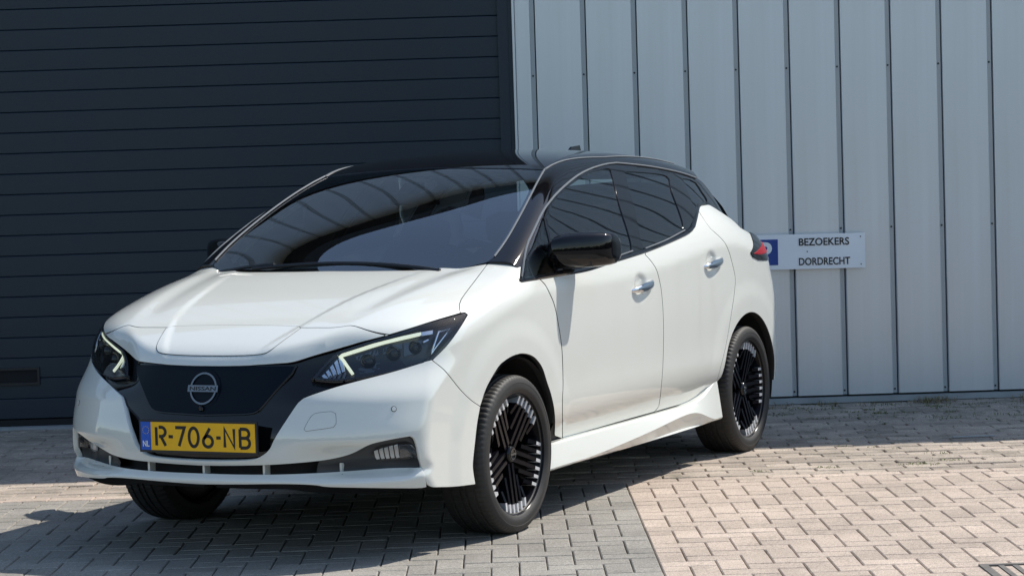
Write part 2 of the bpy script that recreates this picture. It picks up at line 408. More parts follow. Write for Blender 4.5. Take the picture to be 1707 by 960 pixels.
# jamb: thin pale edge, dark gap
MB().box((JAMB+.012, -.006, 0), (JAMB+.026, .06, 3.45)).build('jamb_trim', 'cladding', warehouse)
MB().box((JAMB-.012, .02, 0), (JAMB+.011, .13, 3.45)).build('door_jamb', 'door_paint', warehouse)
MB().box((-1.40-STW-.02, .018, 0), (JAMB-.013, .128, 3.45)).build('door_jamb', 'door_paint', warehouse)
# sectional door: horizontal panels with a slight bow and a rounded joint
door = empty('sectional_door', (0, .045, 0), warehouse)
P_ = .1235
def slat_mesh(L_):
    h = P_-.0015; prof = [(0, .018), (0, .007), (.0015, .002), (.004, .0), (h*.5, -.0003), (h-.005, 0), (h-.0005, .0032), (h, .007), (h, .018)]
    rings = [[(x, y, z) for z, y in prof] for x in (0, L_)]
    mb = MB().loft(rings, closed=False); me = bpy.data.meshes.new('door_panel'); me.from_pydata(mb.v, [], mb.f)
    me.materials.append(MATS['door_paint']); return me
sm_ = slat_mesh(7.2)
for k in range(27):
    o = bpy.data.objects.new('door_panel', sm_); C.objects.link(o); o.parent = door; o.location = (-1.428-7.2, .0, .055+k*P_)
MB().box((-8.6, -.012, .012), (-1.43, .02, .05)).build('bottom_seal', 'matt_black', door)
MB().box((-8.6, -.05, -.02), (-1.40, .06, .012)).build('threshold', 'plinth_metal', warehouse)
fr = MB()
hx0, hx1, hz0, hz1 = -4.56, -4.285, .262, .366
for a, b in (((hx0, -.014, hz0), (hx1, .01, hz0+.014)), ((hx0, -.014, hz1-.014), (hx1, .01, hz1)), ((hx0, -.014, hz0+.014), (hx0+.014, .01, hz1-.014)), ((hx1-.014, -.014, hz0+.014), (hx1, .01, hz1-.014))):
    fr.box(a, b)
fr.build('handle_frame', 'satin_black', door)
MB().box((hx0+.014, -.004, hz0+.014), (hx1-.014, .008, hz1-.014)).build('handle_recess', 'matt_black', door)

# --- parking sign on the wall
mat('sign_white', (.95, .97, 1.0), .30, coat=1.0, coat_rough=.12, noise=(5, .03)); mat('sign_blue', (.012, .055, .30), .4)
sign = MB().box((-.4, -.003, -.105), (.4, 0, .105)).build('parking_sign', 'sign_white')
sign.location = wp(.727-.4, .036, .925); sign.rotation_euler = (0, math.radians(.35), WROT)
tag(sign, 'white visitor parking sign with blue P square on the grey cladding', 'sign')
sq = MB().box((-.283, -.0052, -.0775), (-.127, -.0032, .0775)).build('blue_square', 'sign_blue', sign)
def on_sign(body, size, m, name, x, z, width, thick):
    t = text_mesh(body, size, m, name, sign, thick=thick, width=width)
    t.rotation_euler = (math.pi/2, 0, 0); t.location = (x, -.0062, z); return t
on_sign('P', .165, 'sign_white', 'letter', -.203, .0, .080, .006)
on_sign('BEZOEKERS', .062, 'plate_ink', 'lettering', .1515, .058, .303, .0009)
on_sign('DORDRECHT', .062, 'plate_ink', 'lettering', .153, -.060, .309, .0009)
for x, z in ((.372, .083), (.374, -.083), (.05, .0)):
    a = [(x+.004*math.cos(t*math.pi/4), -.0031, z+.004*math.sin(t*math.pi/4)) for t in range(8)]
    MB().loft([a, [(p[0], -.0055, p[2]) for p in a]]).build('screw', 'screw_metal', sign)

# --- street drain and small bits on the paving
mat('cast_iron', (.14, .13, .12), .7, metal=.2, noise=(20, .3))
drain = empty('street_drain', wp(.40, 5.86, 0)); drain.rotation_euler = (0, 0, WROT)
tag(drain, 'cast iron street drain grate set in the gutter paving', 'drain')
fr = MB()
for a, b in (((-.21, -.15, -.03), (.21, -.125, .004)), ((-.21, .125, -.03), (.21, .15, .004)), ((-.21, -.125, -.03), (-.18, .125, .004)), ((.18, -.125, -.03), (.21, .125, .004))): fr.box(a, b)
fr.build('frame', 'cast_iron', drain)
for k in range(6):
    MB().box((-.18+.05*k+.035, -.125, -.03), (-.18+.05*k+.055, .125, .002)).build('bar', 'cast_iron', drain)
st = MB().box((-.11, -.011, .0), (.11, .011, .005)).build('flat_strip', 'plinth_metal'); st.location = wp(.965, 1.93, .0025); st.rotation_euler = (0, 0, WROT+.03)  # thin pale bar lying flat on the old bricks
tag(st, 'thin pale flat strip lying on the old shaded bricks by the wall', 'flat strip')

# --- unseen trees behind the camera, added for the dark reflections in nose and cladding
mat('far_foliage', (.045, .062, .026), .85, noise=(.9, .5))
tb = MB()
r3 = random.Random(5); base_a = math.atan2(WN[1], WN[0])
for k in range(150):
    a = base_a+math.radians(-105+210*(k+r3.uniform(-.4, .4))/150); R_ = r3.uniform(48, 60); h_ = r3.uniform(3.6, 5.6); w0_ = r3.uniform(1.6, 2.8)
    cx, cy = R_*math.cos(a), R_*math.sin(a); rings = []
    for i in range(7):
        th = math.pi*i/6; rings.append([(cx+w0_*math.sin(th)*math.cos(2*math.pi*j/10)*r3.uniform(.75, 1.2), cy+w0_*math.sin(th)*math.sin(2*math.pi*j/10)*r3.uniform(.75, 1.2), max(-.05, h_*.5-h_*.55*math.cos(th)*r3.uniform(.88, 1.1))) for j in range(10)])
    tb.loft(rings)
ft_ = tb.build('unseen_trees', 'far_foliage'); ft_['kind'] = 'stuff'; tag(ft_, 'unseen far row of dark green trees across the street, added for its reflection', 'trees')

# ================================================================ THE CAR
# car frame = world frame: x forward from the front axle, y to the car's left, z up
car = empty('car', (-1.35, 0, 0))
tag(car, 'white five-door hatchback with black roof parked on the brick paving', 'car')
Y0 = CS([(.95, .790), (.75, .820), (.66, .831), (.5, .850), (.37, .864), (.2, .877), (0, .882), (-.2, .878), (-.36, .871), (-.6, .871), (-1.0, .876), (-1.5, .880), (-2.0, .878), (-2.3, .876), (-2.5, .880), (-2.7, .883), (-2.9, .882), (-3.1, .876), (-3.3, .842), (-3.45, .775)])
LOW = CS([(.15, -.10), (.2, -.09), (.30, -.066), (.355, -.045), (.40, -.020), (.44, -.006), (.55, 0), (.75, 0), (.9, -.004), (1.0, -.008), (1.1, -.012)])
ZC = CS([(.6, .90), (.2, .93), (-.2, .955), (-1.0, .962), (-1.47, .982), (-2.2, 1.045), (-2.6, 1.05), (-3.0, .97), (-3.4, .94)])
HANDLES = [(-1.335, .918), (-2.245, .980)]
def side(X, Z):
    u = Z-ZC(X)
    y = Y0(X)+LOW(Z)*sstep(.0, -.28, X)*(1-.8*sstep(-2.35, -2.9, X))-.26*sp(u, .008)-(.5+1.7*sstep(-.9, -2.0, X))*np.maximum(u, 0)**2
    for xc in (0.0, -2.7):
        r = np.hypot(X-xc, Z-.318); y = y+.006*sstep(.56, .46, r)-.006
    y = y+.004
    for hx, hz in HANDLES:
        a = ((X-hx-.012)/.062)**2+((Z-hz)/.050)**2
        y = y-.016*np.exp(-a*a)
    # haunch crease over the rear wheel
    t = (Z-(.80+(X+2.0)*-.20)); y = y-.010*sp(-np.abs(t)+.0, .02)*sstep(-1.7, -2.1, X)*sstep(-2.75, -2.5, X)
    return y
GC = CS([(.20, .93), (.26, .965), (.30, .988), (.32, .992), (.345, .975), (.372, .988), (.40, .996), (.44, .997), (.50, .992), (.56, .975), (.62, .957), (.68, .940), (.75, .922), (.80, .908), (.9, .87), (1.0, .80)])
FL = CS([(0, 0), (.2, .008), (.36, .030), (.5, .072), (.6, .118), (.7, .185), (.76, .238), (.81, .295), (.86, .36), (.95, .50)])
FU = CS([(0, 0), (.2, .010), (.3, .026), (.36, .050), (.42, .086), (.5, .135), (.6, .188), (.7, .256), (.8, .350), (.86, .435), (.95, .60)])
def front(Y, Z):
    t = sstep(.60, .76, Z)
    x = GC(Z)-FL(Y)*(1-t)-FU(Y)*t
    # underside turn-in above the fog lamp pocket
    x = x-.055*sstep(.47, .395, Z)*sstep(.33, .60, Y)*sstep(.80, .74, Y)*sstep(.30, .36, Z)
    return x
HC = CS([(1.0, .69), (.925, .758), (.885, .793), (.80, .843), (.70, .888), (.5, .957), (.25, 1.016), (0, 1.063), (-.15, 1.086), (-.3, 1.135), (-.5, 1.265), (-.8, 1.52), (-1.4, 2.0)])
YK = CS([(1.0, .33), (.9, .40), (.69, .512), (.4, .58), (0, .64), (-.2, .67), (-.6, .70)])
YI = CS([(1.0, .15), (.87, .22), (.716, .295), (.4, .375), (.1, .44), (-.4, .52)])
def hood(X, Y):
    z = HC(X)-.006*(Y/.5)**2
    fade = sstep(-.1, .35, X)
    # centre panel sits slightly lower than the flanks: a soft step along the inner crease
    z = z+.006*sstep(-.020, .020, Y-YI(X))*fade
    # shallow valley then the ridge of the outer crease, falling away to the fender
    v = Y-YK(X)
    z = z-.006*np.exp(-((v+.07)/.055)**2)*sstep(.72, .45, X)*sstep(-.25, .0, X)
    z = z-.108*sp(v, .006)-.75*np.maximum(v, 0)**2
    return z
RX = CS([(.2, -3.44), (.35, -3.51), (.5, -3.53), (.75, -3.52), (.9, -3.44), (1.05, -3.36), (1.2, -3.26), (1.35, -3.2), (1.45, -3.0)])
RP = CS([(0, 0), (.3, .015), (.5, .055), (.65, .095), (.75, .145), (.82, .205), (.88, .30)])
def rear(Y, Z): return RX(Z)+RP(Y)
def Fbody(P):
    X, Y, Z = P[..., 0], np.abs(P[..., 1]), P[..., 2]
    a = Y-side(X, Z)
    k1 = .018+.04*sstep(.60, .80, Z)
    c = (X-front(Y, Z))*(1-.32*sstep(.5, .8, Y))
    f = smax(a, c, k1)
    f = smax(f, (Z-hood(X, Y))*.92, .028+.045*sstep(.80, .45, X))
    f = smax(f, (rear(Y, Z)-X)*.85, .16)
    return f
GT = CS([(.95, -.02), (1.0, 0), (1.1, .030), (1.2, .072), (1.3, .122), (1.4, .182), (1.47, .230), (1.55, .29)])
GB = CS([(.2, .775), (-.1, .800), (-.4, .826), (-.8, .840), (-1.5, .846), (-2.1, .842), (-2.5, .825), (-2.8, .785), (-3.0, .735), (-3.2, .66), (-3.4, .56)])
RC = CS([(.12, 1.005), (0, 1.062), (-.3, 1.214), (-.6, 1.350), (-.9, 1.466), (-1.1, 1.519), (-1.3, 1.547), (-1.6, 1.562), (-2.0, 1.553), (-2.4, 1.524), (-2.8, 1.474), (-3.1, 1.415)])
RA = CS([(.1, .060), (-.3, .052), (-.6, .045), (-.9, .040), (-1.5, .045), (-2.4, .05), (-3.0, .06)])
def gside(X, Z): return GB(X)-GT(Z)
def roofz(X, Y): return RC(X)-RA(X)*(Y/.7)**2-(.008+.022*sstep(-1.0, -1.6, X))*np.maximum(Y/.7, 0)**6
GRX = CS([(.9, -3.50), (1.0, -3.46), (1.1, -3.40), (1.2, -3.31), (1.3, -3.20), (1.38, -3.08), (1.45, -2.93)])
def Fgreen(P):
    X, Y, Z = P[..., 0], np.abs(P[..., 1]), P[..., 2]
    f = smax((Y-gside(X, Z))*.9, (Z-roofz(X, Y))*.95, .045)
    return smax(f, (GRX(Z)+.9*np.maximum(Y-.25, 0)**2-X)*.75, .12)

def grad(F, P, e=7e-4):
    g = np.stack([F(P+np.eye(3)[i]*e)-F(P-np.eye(3)[i]*e) for i in range(3)], -1)
    return g/np.maximum(np.linalg.norm(g, axis=-1, keepdims=True), 1e-9)
def march(F, O, D, t0, t1, n=420):
    """first point on each ray where F turns negative"""
    t0, t1 = float(t0), float(t1); ts = np.linspace(t0, t1, n); res = np.full(len(O), np.nan); a = np.full(len(O), t0); done = np.zeros(len(O), bool)
    lo = np.full(len(O), t0); hi = np.full(len(O), t1)
    for k in range(1, n):
        idx = np.where(~done)[0]
        if len(idx) == 0: break
        f = F(O[idx]+D[idx]*ts[k])
        hit = f < 0; h = idx[hit]; lo[h] = ts[k-1]; hi[h] = ts[k]; done[h] = True
    for _ in range(24):
        m = (lo+hi)/2; neg = F(O+D*m[:, None]) < 0
        hi = np.where(neg, m, hi); lo = np.where(neg, lo, m)
    if not done.all(): print('march: missed', int((~done).sum()))
    return O+D*hi[:, None], done
class Cam:
    def to2(s, P): return proj(P)
    def cast(s, F, q):
        D = fw*FPX+np.outer(q[:, 0]-IW/2, cr)+np.outer(q[:, 1]-IH/2, cd); D /= np.linalg.norm(D, axis=1)[:, None]
        P_, ok = march(F, np.repeat(CAM[None], len(q), 0), D, 6.3, 14.0, 700); s.ok = ok; return P_
class Top:
    def to2(s, P): return P[:, :2].copy()
    def cast(s, F, q):
        O = np.column_stack([q, np.full(len(q), 1.75)]); return march(F, O, np.tile([0, 0, -1.0], (len(q), 1)), 0, 1.2, 200)[0]
class Side:
    def to2(s, P): return P[:, [0, 2]].copy()
    def cast(s, F, q):
        O = np.column_stack([q[:, 0], np.full(len(q), 1.3), q[:, 1]]); return march(F, O, np.tile([0, -1.0, 0], (len(q), 1)), 0, 1.25, 200)[0]
class Front:
    def to2(s, P): return P[:, [1, 2]].copy()
    def cast(s, F, q):
        O = np.column_stack([np.full(len(q), 1.3), q[:, 0], q[:, 1]]); return march(F, O, np.tile([-1.0, 0, 0], (len(q), 1)), 0, 1.6, 220)[0]
class Rear:
    def to2(s, P): return P[:, [1, 2]].copy()
    def cast(s, F, q):
        O = np.column_stack([np.full(len(q), -4.0), q[:, 0], q[:, 1]]); return march(F, O, np.tile([1.0, 0, 0], (len(q), 1)), 0, 2.2, 300)[0]
class Cyl:           # unrolled round the nose
    R = .9; x0 = 0.0
    def to2(s, P): return np.column_stack([np.arctan2(P[:, 1], P[:, 0]-s.x0)*s.R, P[:, 2]])
    def cast(s, F, q):
        th = q[:, 0]/s.R; D = np.column_stack([-np.cos(th), -np.sin(th), np.zeros(len(q))])
        O = np.column_stack([s.x0+1.35*np.cos(th), 1.35*np.sin(th), q[:, 1]]); return march(F, O, D, 0, 1.1, 220)[0]
CAMD, TOP, SIDE, FRONT, CYL, REAR = Cam(), Top(), Side(), Front(), Cyl(), Rear()

def smooth_px(pts, step=5.0):
    """Catmull-Rom through traced pixels"""
    p = np.array(pts, float)
    if len(p) < 3: return p
    e = np.vstack([2*p[0]-p[1], p, 2*p[-1]-p[-2]]); out = []
    for i in range(1, len(e)-2):
        a, b, c, d = e[i-1], e[i], e[i+1], e[i+2]; n = max(1, int(np.linalg.norm(c-b)/step))
        for k in range(n):
            t = k/n; out.append(.5*((2*b)+(-a+c)*t+(2*a-5*b+4*c-d)*t*t+(-a+3*b-3*c+d)*t**3))
    out.append(p[-1]); return np.array(out)
def on(F, pts, step=5.0):
    P_ = CAMD.cast(F, smooth_px(pts, step)); return P_[CAMD.ok]
def chain(*segs): return np.vstack([np.asarray(s_) for s_ in segs])
def inset_poly(p, d):
    n = len(p); A = sum(p[i][0]*p[(i+1) % n][1]-p[(i+1) % n][0]*p[i][1] for i in range(n)); sg = 1 if A > 0 else -1
    out = []
    for i in range(n):
        e1 = p[i]-p[i-1]; e2 = p[(i+1) % n]-p[i]
        l1, l2 = np.linalg.norm(e1), np.linalg.norm(e2)
        n1 = np.array([-e1[1], e1[0]])/max(l1, 1e-9)*sg; n2 = np.array([-e2[1], e2[0]])/max(l2, 1e-9)*sg
        b = n1+n2; bl = np.linalg.norm(b); b = b/bl if bl > .2 else n1
        out.append(p[i]+b*d/max(.5, float(b@n1)))
    return np.array(out)
def inside(q, P):
    x, y = q[:, 0], q[:, 1]; r = np.zeros(len(q), bool); j = len(P)-1
    for i in range(len(P)):
        c = ((P[i, 1] > y) != (P[j, 1] > y)) & (x < (P[j, 0]-P[i, 0])*(y-P[i, 1])/((P[j, 1]-P[i, 1]) or 1e-12)+P[i, 0]); r ^= c; j = i
    return r
def segdist(q, P):
    d = np.full(len(q), 1e9)
    for i in range(len(P)):
        a, b = P[i], P[(i+1) % len(P)]; ab = b-a; t = np.clip(((q-a)@ab)/max(ab@ab, 1e-12), 0, 1)
        d = np.minimum(d, np.linalg.norm(q-a-t[:, None]*ab, axis=1))
    return d
def dense(P, step):
    out = []
    for i in range(len(P)):
        a, b = P[i], P[(i+1) % len(P)]; L_ = np.linalg.norm(b-a)
        if L_ < 1e-7: continue
        n = max(1, int(math.ceil(L_/step)))
        for k in range(n): out.append(a+(b-a)*k/n)
    return np.array(out)
def clean(P, eps):
    out = [P[0]]
    for p in P[1:]:
        if np.linalg.norm(p-out[-1]) > eps: out.append(p)
    if np.linalg.norm(out[0]-out[-1]) <= eps: out.pop()
    return np.array(out)
def panel(name, dom, outline, F, material, grid=.02, off=0.0, flange=.014, gap=.0024, sym=False, mirror=True, holes=(), parent=None, refine=(), is2d=False, offn=None, edge=None):
    """a skin panel: outline cut out of the master surface F, meshed, with its edge turned in"""
    parent = car if parent is None else parent
    P = np.asarray(outline, float); P = P if is2d else dom.to2(P)
    u = grid if dom is not CAMD else grid
    P = clean(P, 1e-3*(1 if dom is not CAMD else 300))
    yi = {TOP: 1, FRONT: 0, CYL: 0, REAR: 0}.get(dom)
    ctr = np.zeros(len(P), bool)
    if sym: ctr = np.abs(P[:, yi]) < 2e-3; P[ctr, yi] = 0
    if gap: 
        Q = inset_poly(P, gap if dom is not CAMD else gap*360)
        if sym: Q[ctr, yi] = 0
        P = Q
    P = dense(P, grid)
    H = [dense(clean(dom.to2(np.asarray(h)) if not is2d else np.asarray(h, float), 1e-3*(1 if dom is not CAMD else 300)), grid) for h in holes]
    lo, hi = P.min(0), P.max(0)
    gx, gy = np.meshgrid(np.arange(lo[0], hi[0], grid), np.arange(lo[1], hi[1], grid*.87)); gx[1::2] += grid/2
    I = np.column_stack([gx.ravel(), gy.ravel()])
    for (ra, rb, rr, rs) in refine:
        ax, ay = np.meshgrid(np.arange(ra-rr, ra+rr, rs), np.arange(rb-rr, rb+rr, rs)); J = np.column_stack([ax.ravel(), ay.ravel()])
        J = J[np.hypot(J[:, 0]-ra, J[:, 1]-rb) < rr]; I = I[np.hypot(I[:, 0]-ra, I[:, 1]-rb) > rr]; I = np.vstack([I, J])
    I = I[inside(I, P)]; I = I[segdist(I, P) > grid*.42]
    for h in H: I = I[~inside(I, h)]; I = I[segdist(I, h) > grid*.42]
    loops = [P]+H; allv = np.vstack(loops+[I]); edges = []; k = 0
    for l in loops: edges += [(k+i, k+(i+1) % len(l)) for i in range(len(l))]; k += len(l)
    vv, ee, ff, ov, oe, of = delaunay_2d_cdt([Vector(p) for p in allv], edges, [], 0, 1e-7)
    V = np.array([(a[0], a[1]) for a in vv]); T = np.array([tuple(f) for f in ff])
    cen = V[T].mean(1); keep = inside(cen, P)
    for h in H: keep &= ~inside(cen, h)
    T = T[keep]; used = np.unique(T); rm = -np.ones(len(V), int); rm[used] = np.arange(len(used)); V = V[used]; T = rm[T]
    X = dom.cast(F, V); N = grad(F, X)
    if sym: c0 = np.abs(V[:, yi]) < 1e-6; X[c0, 1] = 0; N[c0, 1] = 0; N /= np.linalg.norm(N, axis=1)[:, None]
    X = X+N*(off if offn is None else offn(X)[:, None])
    fn = np.cross(X[T[:, 1]]-X[T[:, 0]], X[T[:, 2]]-X[T[:, 0]]); flip = (fn*N[T].mean(1)).sum(1) < 0
    T[flip] = T[flip][:, ::-1]
    verts = [X]; norms = [N]; faces = [tuple(t) for t in T]; nv = len(X)
    if flange:
        cnt = {}
        for t in T:
            for a, b in ((t[0], t[1]), (t[1], t[2]), (t[2], t[0])): cnt[(a, b)] = 1
        bd = [e for e in cnt if (e[1], e[0]) not in cnt]
        if sym: bd = [e for e in bd if not (abs(X[e[0], 1]) < 1e-6 and abs(X[e[1], 1]) < 1e-6)]
        on_ = {}
        for a, b in bd:
            o = np.cross(X[b]-X[a], N[a]); o /= max(np.linalg.norm(o), 1e-9)
            on_.setdefault(a, []).append(o); on_.setdefault(b, []).append(o)
        ids = {}; 
        for a, os_ in on_.items():
            o = np.mean(os_, 0); o /= max(np.linalg.norm(o), 1e-9); ids[a] = nv
            rr = min(.0022 if edge is None else .0012, flange*.4)
            verts.append(np.array([X[a], X[a]+o*rr*.75-N[a]*rr*.55, X[a]+o*rr-N[a]*flange])); nm = N[a]*.7+o*.7
            norms.append(np.array([N[a], nm/np.linalg.norm(nm), o])); nv += 3
        for a, b in bd:
            i, j = ids[a], ids[b]; faces += [(j, i, i+1, j+1), (j+1, i+1, i+2, j+2)]
    X = np.vstack(verts); N = np.vstack(norms)
    nf = len(T); dark = [0]*nf+[0, 1]*((len(faces)-nf)//2); dark = dark*2 if sym else dark  # inner flange faces go black, standing in for shade down the panel gaps
    if sym:
        X2 = X.copy(); X2[:, 1] *= -1; N2 = N.copy(); N2[:, 1] *= -1; n0 = len(X)
        faces = faces+[tuple(i+n0 for i in reversed(f)) for f in faces]; X = np.vstack([X, X2]); N = np.vstack([N, N2])
    me = bpy.data.meshes.new(name); me.from_pydata(X.tolist(), [], faces); me.update()
    me.polygons.foreach_set('use_smooth', [True]*len(me.polygons))
    at = me.attributes.new('vn', 'FLOAT_VECTOR', 'POINT'); at.data.foreach_set('vector', N.ravel())
    me.normals_split_custom_set_from_vertices(N.tolist())
    o = link(name, me, material, parent)
    if edge: me.materials.append(MATS[edge]); me.polygons.foreach_set('material_index', dark)
    o.matrix_parent_inverse = Matrix.Translation(-Vector(parent.location)) if parent is car else Matrix()
    if mirror and not sym:
        c = mirrored(o); c.matrix_parent_inverse = o.matrix_parent_inverse
    return o
def put(o, parent=None):
    """parent a mesh built in car coordinates"""
    o.parent = parent or car
    if o.parent is car: o.matrix_parent_inverse = Matrix.Translation(-Vector(car.location))
    return o
def both(o):
    c = mirrored(o); c.matrix_parent_inverse = o.matrix_parent_inverse; return c

def to_ctr(P):
    P = P[P[:, 1] > .012]; a = P[-1].copy(); b = P[-3]
    a[0] += (a[0]-b[0])*.3; a[1] = 0; return np.vstack([P, a])
# ---- traced feature lines (photo pixels -> points on the master surface)
B = Fbody; G = Fgreen
u_edge = on(B, [(706, 604), (650, 620.5), (568, 642), (514, 660), (500, 668), (490, 680), (460, 726), (449, 748), (438, 758), (425, 764.5), (405, 767), (375, 768), (345, 768), (325, 767.5)])
u_edge = to_ctr(u_edge)
bump_low = on(B, [(685, 727), (660, 731), (628, 738), (612, 743.5), (582, 758), (536, 767.6), (460, 774.4), (412, 776), (375, 776.5), (345, 776.3), (325, 776)])
bump_low = to_ctr(bump_low)
pocket_r = on(B, [(701, 774), (697, 752), (691, 731), (685, 727)])
corner_b = on(B, [(793, 807), (758, 811), (727, 812)])
arch_f = on(B, [(801, 677.4), (796, 705), (792, 740), (789, 770), (789.5, 785), (793, 807)])
seam_fb = on(B, [(720, 600), (741.7, 617.8), (766, 647.6), (785, 666.5), (801, 677.4)])
nose_edge = on(B, [(649, 558.5), (610, 570.5), (565.6, 584), (525, 596), (490, 606.5), (460, 609.3), (420, 611), (380, 611.8), (345, 611.6), (325, 611.2)])
nose_edge = to_ctr(nose_edge)
hood_shut = on(B, [(812.7, 439.5), (793, 466), (780, 483), (769, 498.6), (765.6, 508), (767.5, 521.6)])
lamp_top = on(B, [(767.5, 521.6), (742, 529), (717.4, 536.5), (690, 545.5), (649, 558.5)])
hood_seam = on(B, [(649, 558.5), (630, 555), (611.7, 550), (597, 545), (584.6, 542.4), (568, 544.5), (552, 546), (530, 546), (506, 546), (460, 544.6), (420, 543.8), (390, 543.6), (370, 543.6)])
hood_seam = to_ctr(hood_seam)
hood_rear = to_ctr(on(B, [(812.7, 439.5), (802.7, 431.4), (770, 440), (731, 447.4), (695, 450.5), (640, 451.5), (590, 452), (560, 452), (530, 452)]))[::-1]

# white skin
panel('front_bumper', CYL, chain(u_edge[::-1], on(B, [(708, 602.5), (720, 600)]), seam_fb, arch_f, corner_b, on(B, [(722, 812), (712, 806), (701, 774)]), pocket_r, bump_low), B, 'pearl_white', grid=.013, sym=True, flange=.022)
lip_top = on(B, [(703, 779), (650, 780), (595, 784), (533, 788), (460, 790.5), (400, 790.5), (345, 789), (325, 788.3)]); lip_top = to_ctr(lip_top) 
lip_bot = to_ctr(on(B, [(711, 811), (693, 813), (620, 812.5), (549, 811), (528, 808.5), (500, 807), (460, 806.3), (400, 806.8), (345, 806.6), (325, 806)]))[::-1]
panel('front_lip', CYL, chain(lip_top[::-1], lip_bot[::-1]), B, 'pearl_white', grid=.011, sym=True, flange=.03, off=.004)
panel('nose_panel', TOP, chain(nose_edge, hood_seam[::-1]), B, 'pearl_white', grid=.014, sym=True, flange=.02, holes=(), edge='matt_black')
lid = np.asarray(on(B, [(500, 547.5), (474, 566), (450, 584), (440, 588.5), (425, 590.8), (400, 592), (370, 592.4), (348, 592.2), (335, 592)]))
lid = to_ctr(lid); lid = chain(lid, to_ctr(hood_seam[hood_seam[:, 1] < lid[0, 1]]*np.array([1, 1, 1]))[::-1]-np.array([.006, 0, 0]))
panel('charge_port_lid', TOP, lid, B, 'pearl_white', grid=.015, sym=True, off=.0016, flange=.003, gap=0)
panel('charge_lid_gap', TOP, inset_poly(TOP.to2(lid), -.0028), B, 'matt_black', grid=.02, sym=True, off=.0008, flange=0, gap=0, is2d=True)
panel('hood', TOP, chain(hood_rear, hood_shut, lamp_top, hood_seam), B, 'pearl_white', grid=.016, sym=True, flange=.02, edge='matt_black')
door_f = on(B, [(898, 463.5), (908.6, 474), (917, 490), (924.8, 509.5), (931.5, 542), (937, 582), (939, 639), (938, 668), (938, 731)])
arch_top = on(B, [(924.5, 722), (925, 700), (923, 678.7), (918, 656), (912, 638), (904.3, 614), (896, 601), (888, 593.8), (878, 590), (869, 589.3), (860, 591.5), (850, 596), (840, 603), (831, 612), (812, 645), (801, 677.4)])
belt_f = on(B, [(866.6, 468.8), (880, 466.5), (898, 463.5)])
fend_top = on(B, [(812.7, 439.5), (830, 432), (849, 424), (862, 421), (871.5, 419.5), (869, 440), (866.6, 468.8)], 6)
panel('fender', CAMD, chain(fend_top, belt_f, door_f, on(B, [(938, 731), (925, 726)]), arch_top, seam_fb[::-1], on(B, [(722, 599), (744, 577), (763, 552), (779.7, 524.3), (775, 520.8), (767.5, 521.6)]), hood_shut[::-1]), B, 'pearl_white', grid=4.5, flange=.02, edge='matt_black')
door_b = on(B, [(1075.8, 424.5), (1086, 436), (1094.7, 450), (1100, 470), (1103, 488), (1105.5, 520), (1106.3, 560), (1105.5, 600), (1104, 627.5), (1100, 668), (1097, 679), (1090.4, 686.8)])
belt_d = on(B, [(898, 463.5), (940, 457), (976, 451), (1016, 438.5), (1050, 428), (1075.8, 421)])
dbot_f = on(B, [(938, 731), (1000, 712.5), (1050, 698), (1090.4, 686.8)])
hr = [(h[0], h[1], .11, .007) for h in HANDLES]
panel('front_door', SIDE, chain(belt_d, door_b, dbot_f[::-1], door_f[::-1]), B, 'pearl_white', grid=.022, refine=[hr[0]], gap=.0034, edge='matt_black')
belt_r = on(B, [(1075.8, 421), (1110.7, 407), (1143, 392.5), (1152, 386), (1157.6, 378.4), (1161, 365), (1163.4, 350)])
door_r = on(B, [(1163.4, 350), (1172, 363), (1183.8, 380), (1198, 393), (1208, 404), (1214, 416), (1218.8, 431), (1225.6, 461), (1225, 482), (1221.5, 509.5), (1210.7, 574), (1200, 618), (1195.7, 632.8), (1190, 643.6)])
dbot_r = on(B, [(1090.4, 686.8), (1130, 675.5), (1163, 667), (1176.8, 659), (1190, 643.6)])
panel('rear_door', SIDE, chain(belt_r, door_r, dbot_r[::-1], door_b[::-1]), B, 'pearl_white', grid=.022, refine=[hr[1]], gap=.0034, edge='matt_black')
quart_top = on(B, [(1163.4, 350), (1164.5, 344), (1168, 340.8), (1174, 340), (1181, 341), (1194.4, 348.7), (1218.7, 365), (1233.7, 379)])
def arc(xc, r, a0, a1, n=36): return np.array([[xc+r*math.cos(a), .318+r*math.sin(a)] for a in np.linspace(math.radians(a0), math.radians(a1), n)])
qt = quart_top[:, [0, 2]]; dr = door_r[:, [0, 2]]
qo = chain(qt, np.array([[-2.95, 1.092], [-3.2, 1.05], [-3.33, 1.02], [-3.40, .93], [-3.44, .8], [-3.43, .5], [-3.41, .40], [-3.34, .34], [-3.14, .325]]),
           arc(-2.7, .388, 179, 14)*np.array([1, 1]), dr[::-1][1:])
panel('quarter_panel', SIDE, qo, B, 'pearl_white', grid=.022, is2d=True, flange=.02, edge='matt_black')
panel('tailgate', REAR, np.array([[0, 1.0], [.5, 1.0], [.62, .95], [.62, .62], [.5, .55], [0, .55]]), B, 'pearl_white', grid=.04, is2d=True, sym=True)
panel('rear_bumper', REAR, np.array([[0, .54], [.5, .54], [.63, .62], [.63, 1.05], [.74, 1.08], [.78, .8], [.78, .5], [.72, .36], [0, .34]]), B, 'pearl_white', grid=.04, is2d=True, sym=True)

